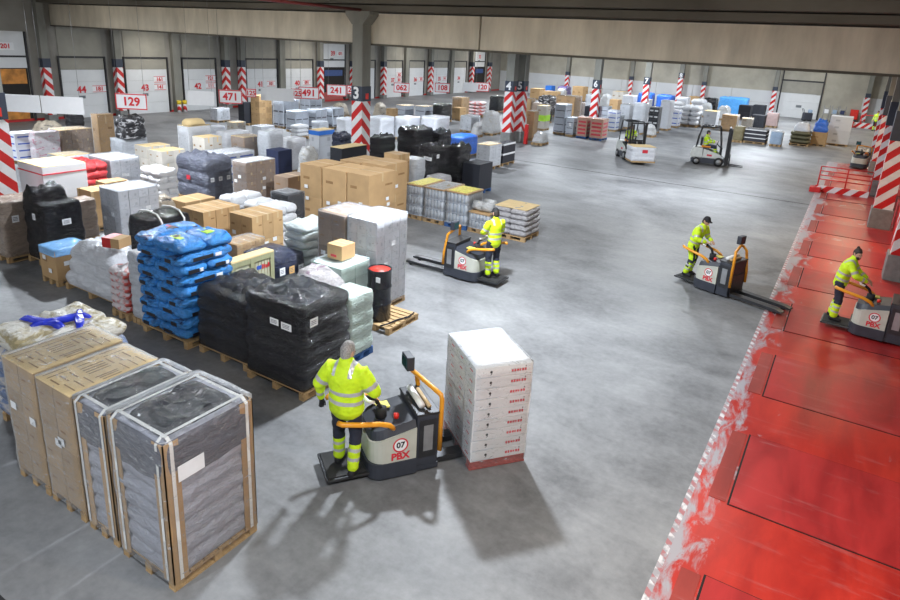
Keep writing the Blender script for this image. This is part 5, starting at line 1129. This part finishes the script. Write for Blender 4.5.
def person(label, loc, rz, pose=None, hair='hair_grey', cap=None, gloves=False, trouser='low', scale=1.0, bulk=1.0, beard=False, bun=False, group=None):
    J = dict(pelvis=(0, 0, .97), chest=(0, .0, 1.30), neck=(0, .0, 1.50), head=(0, .02, 1.63), face=(0, 1, 0),
             shL=(-.195, 0, 1.405), shR=(.195, 0, 1.405), elL=(-.27, -.02, 1.16), elR=(.27, -.02, 1.16), wrL=(-.26, .10, .92), wrR=(.26, .10, .92),
             hipL=(-.10, 0, .93), hipR=(.10, 0, .93), knL=(-.12, .03, .50), knR=(.12, .03, .50), anL=(-.13, -.01, .09), anR=(.13, -.01, .09), toe=(0, 1, 0), curl=.6)
    J.update(pose or {})
    V3 = {k: (Vector(v) if isinstance(v, tuple) else v) for k, v in J.items()}
    pel, che, nec, hd = V3['pelvis'], V3['chest'], V3['neck'], V3['head']
    sd = (V3['shR']-V3['shL']).normalized(); fc = V3['face'].normalized(); fs_ = fc.cross(Vector((0, 0, 1))).normalized(); fu = fs_.cross(fc)
    root = empty('person', loc, rz); root.scale = (scale,)*3; tag(root, label, 'person', group)
    # ---- body, one continuous surface
    b = MB()
    ell(b, [pel-Vector((0, 0, .06)), pel+(che-pel)*.45, che, che+(nec-che)*.7], [(.14, .10), (.13, .095), (.155, .105), (.12, .075)], sd)
    ell(b, [nec-Vector((0, 0, .06)), nec+(hd-nec)*.6], [(.056, .056), (.052, .054)], sd)
    ell(b, [hd-fu*.075+fc*.02, hd-fu*.035+fc*.008, hd+fu*.02, hd+fu*.075-fc*.005], [(.046, .052), (.066, .082), (.074, .094), (.060, .075)], fs_)
    ell(b, [hd-fu*.035+fc*.088, hd-fu*.005+fc*.098, hd+fu*.03+fc*.084], [(.015, .016), (.012, .013), (.009, .01)], fs_, 8)
    ell(b, [hd-fu*.066+fc*.078, hd-fu*.062+fc*.086], [(.026, .012), (.022, .01)], fs_, 8)
    for s in (-1, 1): ell(b, [hd+fs_*s*.074-fu*.03-fc*.01, hd+fs_*s*.08+fu*.03-fc*.015], [(.010, .016), (.010, .022)], fs_, 8)
    for S_, s in (('L', -1), ('R', 1)):
        sh, el, wr = V3['sh'+S_], V3['el'+S_], V3['wr'+S_]; hp, kn, an = V3['hip'+S_], V3['kn'+S_], V3['an'+S_]
        ell(b, [sh.lerp(che+(nec-che)*.6, .45), sh, sh.lerp(el, .5), el], [(.06, .06), (.058, .058), (.048, .048), (.040, .040)], sd)
        ell(b, [el, el.lerp(wr, .35), wr], [(.040, .040), (.041, .041), (.027, .024)], sd)
        hand(b, wr, el, V3['curl'], s)
        ell(b, [hp, hp.lerp(kn, .5), kn], [(.080, .085), (.070, .072), (.054, .056)], sd); ell(b, [kn, kn.lerp(an, .35), an], [(.054, .056), (.056, .058), (.036, .038)], sd)
        ft = V3['toe'].normalized(); ell(b, [an-ft*.04-Vector((0, 0, .045)), an+ft*.10-Vector((0, 0, .055))], [(.034, .03), (.036, .022)], sd)
    me = remesh(b, .0085, 2)
    me.materials.clear(); me.materials.append(MATS['skin']); me.materials.append(MATS['blackcloth'])
    if gloves:
        for p in me.polygons:
            if min((p.center-V3['wrL']).length, (p.center-V3['wrR']).length) < .16 and p.center.z < che.z: p.material_index = 1
    put('body', me, root)
    # ---- jacket
    g = MB(); hem = pel-Vector((0, 0, .09))
    ell(g, [hem, pel+(che-pel)*.35, che, che+(nec-che)*.40, che+(nec-che)*.68, nec+(nec-che)*.0], [(q_*bulk, r_*bulk) for q_, r_ in ((.190, .145), (.182, .142), (.205, .150), (.205, .138), (.165, .112), (.09, .085))], sd, 24)
    ell(g, [nec-Vector((0, 0, .07)), nec+Vector((0, 0, .035))], [(.10, .095), (.074, .078)], sd)
    arms = []
    for S_ in 'LR':
        sh, el, wr = V3['sh'+S_], V3['el'+S_], V3['wr'+S_]; cuff = el.lerp(wr, .90)
        ell(g, [sh.lerp(che+(nec-che)*.5, .45), sh, sh.lerp(el, .5), el], [(.10*bulk, .10*bulk), (.088*bulk, .088*bulk), (.082*bulk, .082*bulk), (.070*bulk, .070*bulk)], sd)
        ell(g, [el, el.lerp(wr, .4), cuff], [(.068, .068), (.064, .064), (.050, .050)], sd); arms += [(sh, el, 'u'), (el, cuff, 'f')]
    me = remesh(g, .013, 3, .007, rz*3+loc[0])
    for n_ in ('hivis', 'reflect', 'navycloth'): me.materials.append(MATS[n_])
    ax = nec-hem; al = ax.length
    for p in me.polygons:
        c = p.center; da, ta, ka = min(((*segd(c, a_, b_), k_) for a_, b_, k_ in arms), key=lambda q: q[0])
        dt, tt = segd(c, hem, nec)
        lat = (c-(hem+ax*tt)).dot(sd)
        arm = da < .115*bulk and (abs(lat) > .175*bulk or da < dt*.62)
        mi = 0
        if arm:
            if (ka == 'u' and .60 < ta < .80) or (ka == 'f' and .52 < ta < .72): mi = 1
        else:
            if .18 < tt < .26 or .40 < tt < .48: mi = 1
            elif tt > .80 and .085 < abs(lat) < .13: mi = 1
        p.material_index = mi
    put('jacket', me, root)
    # ---- trousers
    g = MB()
    ell(g, [pel+Vector((0, 0, .05)), pel-Vector((0, 0, .05))], [(.165, .125), (.165, .13)], sd, 20); legs = []
    for S_ in 'LR':
        hp, kn, an = V3['hip'+S_], V3['kn'+S_], V3['an'+S_]; cu = kn.lerp(an, .93)
        ell(g, [hp, hp.lerp(kn, .5), kn], [(.105, .110), (.092, .096), (.078, .082)], sd); ell(g, [kn, kn.lerp(an, .4), cu], [(.078, .082), (.078, .084), (.072, .080)], sd); legs += [(hp, kn, 't'), (kn, cu, 's')]
    me = remesh(g, .013, 3, .008, rz+loc[1])
    for n_ in ('navycloth', 'hivis', 'reflect'): me.materials.append(MATS[n_])
    for p in me.polygons:
        c = p.center; dl, tl, kl = min(((*segd(c, a_, b_), k_) for a_, b_, k_ in legs), key=lambda q: q[0])
        mi = 0
        if kl == 's':
            if tl > .22: mi = 1
            if .36 < tl < .47 or .66 < tl < .77: mi = 2
            if trouser == 'side' and tl < .6 and mi == 1 and nz(c.x*8, c.y*8, c.z*5) < -.1: mi = 0
        elif trouser == 'side' and abs(p.normal.dot(sd)) > .62: mi = 1
        p.material_index = mi
    put('trousers', me, root)
    ft = V3['toe'].normalized()
    for S_ in 'LR':
        an = V3['an'+S_]; g = MB()
        ell(g, [an-ft*.05-Vector((0, 0, .035)), an+ft*.05-Vector((0, 0, .035)), an+ft*.15-Vector((0, 0, .05))], [(.046, .05), (.05, .05), (.05, .036)], sd); ell(g, [an+Vector((0, 0, .03)), an-Vector((0, 0, .04))], [(.05, .055), (.048, .055)], sd)
        m2 = remesh(g, .012, 2)
        for v in m2.vertices: v.co.z = max(v.co.z, an.z-.088)
        m2.materials.append(MATS['blackcloth']); put('shoe', m2, root)
    # ---- hair, cap, face details
    g = MB()
    if cap:
        ell(g, [hd+fu*.045, hd+fu*.09], [(.088, .106), (.074, .09)], fs_); ell(g, [hd+fu*.055+fc*.07, hd+fu*.05+fc*.15], [(.062, .014), (.05, .012)], fs_)
        m2 = remesh(g, .010, 3); m2.materials.append(MATS['blackcloth']); put('cap', m2, root)
        g = MB(); ell(g, [hd-fu*.035-fc*.03, hd+fu*.05-fc*.02], [(.076, .074), (.080, .084)], fs_); m2 = remesh(g, .010, 2); m2.materials.append(MATS[hair]); put('hair', m2, root)
    else:
        ell(g, [hd-fu*.05-fc*.035, hd+fu*.03-fc*.022, hd+fu*.088-fc*.004], [(.066, .062), (.086, .094), (.068, .088)], fs_)
        if bun: ell(g, [hd+fu*.11-fc*.05, hd+fu*.15-fc*.055], [(.034, .034), (.03, .03)], fs_)
        m2 = remesh(g, .010, 2, .003, 1); m2.materials.append(MATS[hair]); put('hair', m2, root)
    if beard:
        g = MB(); ell(g, [hd-fu*.085+fc*.03, hd-fu*.055+fc*.045], [(.052, .048), (.058, .052)], fs_); m2 = remesh(g, .009, 2); m2.materials.append(MATS[hair]); put('beard', m2, root)
    for s in (-1, 1):
        e = MB(); ell(e, [hd+fs_*s*.030+fc*.083+fu*.012, hd+fs_*s*.030+fc*.087+fu*.012], [(.011, .007), (.011, .007)], fs_, 8); e.build('eye', 'eye', root)
    ell(MB(), [hd, hd+fu], [(.01, .01), (.01, .01)])
    mo = MB(); ell(mo, [hd-fs_*.02+fc*.088-fu*.052, hd+fs_*.02+fc*.088-fu*.052], [(.006, .006), (.006, .006)], (0, 0, 1), 8); mo.build('mouth', 'redwood', root)
    return root
def on_truck(tr, x, y, z=.142):
    a = tr[1]; c, s = math.cos(a), math.sin(a); return (tr[0][0]+x*c-y*s, tr[0][1]+x*s+y*c, z)
person('grey haired worker in yellow jacket seen from behind, driving the truck with white cartons', on_truck(TR1, -1.25, -.13), TR1[1]-PI/2+.85,
       dict(elR=(.36, .04, 1.16), wrR=(.28, .28, 1.04), elL=(-.36, -.03, 1.15), wrL=(-.38, .05, .90), head=(.0, .035, 1.62), face=(.3, 1, -.28), knL=(-.13, .05, .5), anL=(-.14, .08, .09), knR=(.13, .0, .5), anR=(.14, -.10, .09)), gloves=True, bulk=1.22, scale=1.02)
person('worker in black cap and yellow jacket standing on the truck by the can pallets', on_truck(TR2, -1.22, .0), TR2[1]-PI/2-.45,
       dict(elR=(.27, .08, 1.17), wrR=(.12, .30, 1.10), elL=(-.27, .08, 1.17), wrL=(-.16, .32, 1.08), face=(.0, 1, -.25)), hair='hair_dark', cap=True, scale=.97)
person('worker in black cap leaning on the truck beside the red dock edge', on_truck(TR3, -1.26, 0), TR3[1]-PI/2,
       dict(pelvis=(0, -.06, .95), chest=(0, .04, 1.27), neck=(0, .13, 1.46), head=(0, .18, 1.59), shL=(-.195, .10, 1.375), shR=(.195, .10, 1.375), elL=(-.27, .14, 1.13), elR=(.27, .14, 1.13), wrL=(-.12, .36, 1.08), wrR=(.14, .36, 1.08),
            hipL=(-.1, -.06, .91), hipR=(.1, -.06, .91), knL=(-.12, -.04, .5), anL=(-.13, -.14, .09), knR=(.12, .02, .5), anR=(.13, -.10, .09), face=(.0, 1, -.35)), hair='hair_dark', cap=True, trouser='side', scale=.93)
person('bearded worker with a hair bun in yellow jacket on the red dock', on_truck(TR4, -1.28, 0, .166), TR4[1]-PI/2,
       dict(pelvis=(0, -.08, .95), chest=(0, .0, 1.27), neck=(0, .07, 1.47), head=(0, .12, 1.60), shL=(-.195, .05, 1.38), shR=(.195, .05, 1.38), elL=(-.27, .18, 1.17), elR=(.27, .20, 1.16), wrL=(-.14, .40, 1.06), wrR=(.16, .42, 1.06),
            hipL=(-.1, -.08, .91), hipR=(.1, -.08, .91), knL=(-.12, -.05, .5), anL=(-.13, -.12, .09), knR=(.12, -.02, .5), anR=(.13, -.06, .09), face=(.75, .75, -.2)), hair='hair_dark', bun=True, beard=True, scale=.95)
person('distant worker in yellow jacket behind the far red barrier', (1.55, 68.5, 0), 2.6, dict(), hair='hair_dark')

# ------------------------------------------------------------------ forklifts
def forklift(label, loc, ang):
    """x forward towards the mast, origin on the floor between the wheels"""
    t = empty('forklift', loc, ang); tag(t, label, 'forklift', 'counterbalance forklifts')
    MB().prism([(-.95, .12), (-.98, .30), (-.9, .42), (.62, .42), (.70, .30), (.62, .12)], 'y', -.5, .5).build('chassis', 'charcoal', t)
    MB().prism([(-1.0, .36), (-1.02, .62), (-.96, .86), (-.80, .92), (-.45, .90), (-.40, .36)], 'y', -.5, .5).build('counterweight', 'forkwhite', t)
    for s in (-1, 1): MB().prism([(-.40, .40), (.52, .40), (.50, .60), (.30, .68), (-.40, .86)], 'y', *sorted((s*.50, s*.44))).build('side_panel', 'forkwhite', t)
    for s in (-1, 1): MB().box(-.2, .05, *sorted((s*.500, s*.504)), .50, .60).build('side_mark', 'redink', t)
    MB().box(-.40, .50, -.44, .44, .40, .46).build('floor_plate', 'darksteel', t)
    hood = MB().box(-.78, -.15, -.36, .36, .80, .90, 0, c=.02).build('hood', 'charcoal', t)
    seat = MB().box(-.55, -.08, -.24, .24, .90, 1.0, 0, c=.03).build('seat', 'seatorange', t); MB().box(-.62, -.52, -.23, .23, .98, 1.42, 0, c=.03).build('backrest', 'blackcloth', seat)
    dash = MB().prism([(.34, .46), (.50, .46), (.50, .98), (.40, 1.05)], 'y', -.38, .38).build('dashboard', 'charcoal', t)
    mb = MB(); k = 16; c0 = Vector((.20, .05, 1.12)); mb.tube([c0+Vector((.05*math.sin(2*PI*i/k), .15*math.cos(2*PI*i/k), .14*math.sin(2*PI*i/k))) for i in range(k+1)], .014, 0, 6).build('steering_wheel', 'rubber', dash); MB().tube([(.38, .05, .95), (.20, .05, 1.12)], .025, 0, 8).build('steering_column', 'rubber', dash)
    for s in (-1, 1):
        MB().tube([(.48, s*.46, .42), (.40, s*.45, 1.2), (.26, s*.43, 2.02)], .035, 0, 8).build('guard_post', 'darksteel', t); MB().tube([(-.80, s*.46, .88), (-.74, s*.45, 1.5), (-.62, s*.43, 2.02)], .035, 0, 8).build('guard_post', 'darksteel', t)
        MB().tube([(.26, s*.43, 2.02), (-.62, s*.43, 2.02)], .035, 0, 8).build('roof_rail', 'darksteel', t); MB().tube([(-.80, s*.46, 1.35), (.38, s*.45, 1.35)], .0, 0, 6) 
    for q in range(6): MB().tube([(.26-.175*q, -.43, 2.03), (.26-.175*q, .43, 2.03)], .022, 0, 8).build('roof_bar', 'darksteel', t)
    MB().tube([(-.75, -.45, 1.42), (-.75, .45, 1.42)], .025, 0, 8).build('rear_bar', 'darksteel', t)
    for s in (-1, 1):
        MB().box(.68, .80, *sorted((s*.36, s*.44)), .08, 2.05, 0, c=.006).build('mast_rail', 'darksteel', t); MB().box(.80, .88, *sorted((s*.27, s*.34)), .08, 1.95, 0, c=.006).build('inner_mast', 'darksteel', t)
        fk = MB().prism([(.90, .62), (.95, .62), (.96, .13), (1.62, .09), (1.62, .06), (.90, .06)], 'y', s*.24-.06, s*.24+.06).build('fork', 'darksteel', t)
        for x, r_ in ((.42, .24), (-.68, .20)):
            wv = MB().cyl((x, s*.40, r_), (x, s*.54, r_), r_, 0, 22).build('wheel', 'rubber', t); MB().cyl((x, s*.541, r_), (x, s*.548, r_), r_*.55, 0, 16).build('hub', 'greysteel', wv)
    for z in (.25, 1.1, 2.0): MB().box(.70, .78, -.36, .36, z-.04, z+.04).build('mast_tie', 'darksteel', t)
    MB().box(.88, .92, -.40, .40, .15, .24).build('carriage_bar', 'darksteel', t); MB().box(.88, .92, -.40, .40, .5, .6).build('carriage_bar', 'darksteel', t)
    for q in range(5): MB().box(.89, .91, -.38+.185*q, -.35+.185*q, .6, 1.1).build('backrest_bar', 'darksteel', t)
    MB().cyl((.74, 0, .1), (.74, 0, 1.7), .04, 0, 10).build('lift_cylinder', 'greysteel', t)
    return t
sit = dict(pelvis=(0, .0, .10), chest=(0, -.02, .42), neck=(0, .0, .62), head=(0, .03, .75), shL=(-.195, 0, .53), shR=(.195, 0, .53), elL=(-.28, .16, .34), elR=(.28, .14, .32), wrL=(-.10, .42, .34), wrR=(.16, .40, .30),
           hipL=(-.1, .02, .08), hipR=(.1, .02, .08), knL=(-.14, .46, .06), knR=(.14, .46, .06), anL=(-.13, .52, -.38), anR=(.13, .52, -.38))
fA, aA = (-9.95, 34.55, 0), math.radians(-54)
fB, aB = (-6.15, 36.3, 0), math.radians(8)
forklift('white and black forklift carrying a white wrapped load', fA, aA); forklift('white and black forklift with open roof frame driving without a load', fB, aB)
for (lc, a, nm) in ((fA, aA, 'driver in yellow jacket seated in the loaded forklift'), (fB, aB, 'driver in yellow jacket seated in the unloaded forklift')):
    person(nm, (lc[0]-.33*math.cos(a), lc[1]-.33*math.sin(a), .90), a-PI/2, sit, hair='hair_dark')
fl_ = empty('wrapped_pallet_load', (fA[0]+1.48*math.cos(aA), fA[1]+1.48*math.sin(aA), .14), aA); tag(fl_, 'white wrapped load with kraft top held on the forklift forks', 'pallet load')
MB().box(-.5, .5, -.62, .62, -.0, .08).build('pallet', 'palletwood', fl_)
loft(1.0, 1.25, .08, .78, 3, .02, .02, 55, 'flat', .02, 0, .06, 40, 12).build('wrapped_goods', 'whitefilm', fl_); top_sheet(fl_, .95, 1.2, .79, 'kraftlid'); MB().box(.515, .53, -.12, .16, .5, .66).build('paper_label', 'redink', fl_)

bpy.data.scenes.remove(SCR)
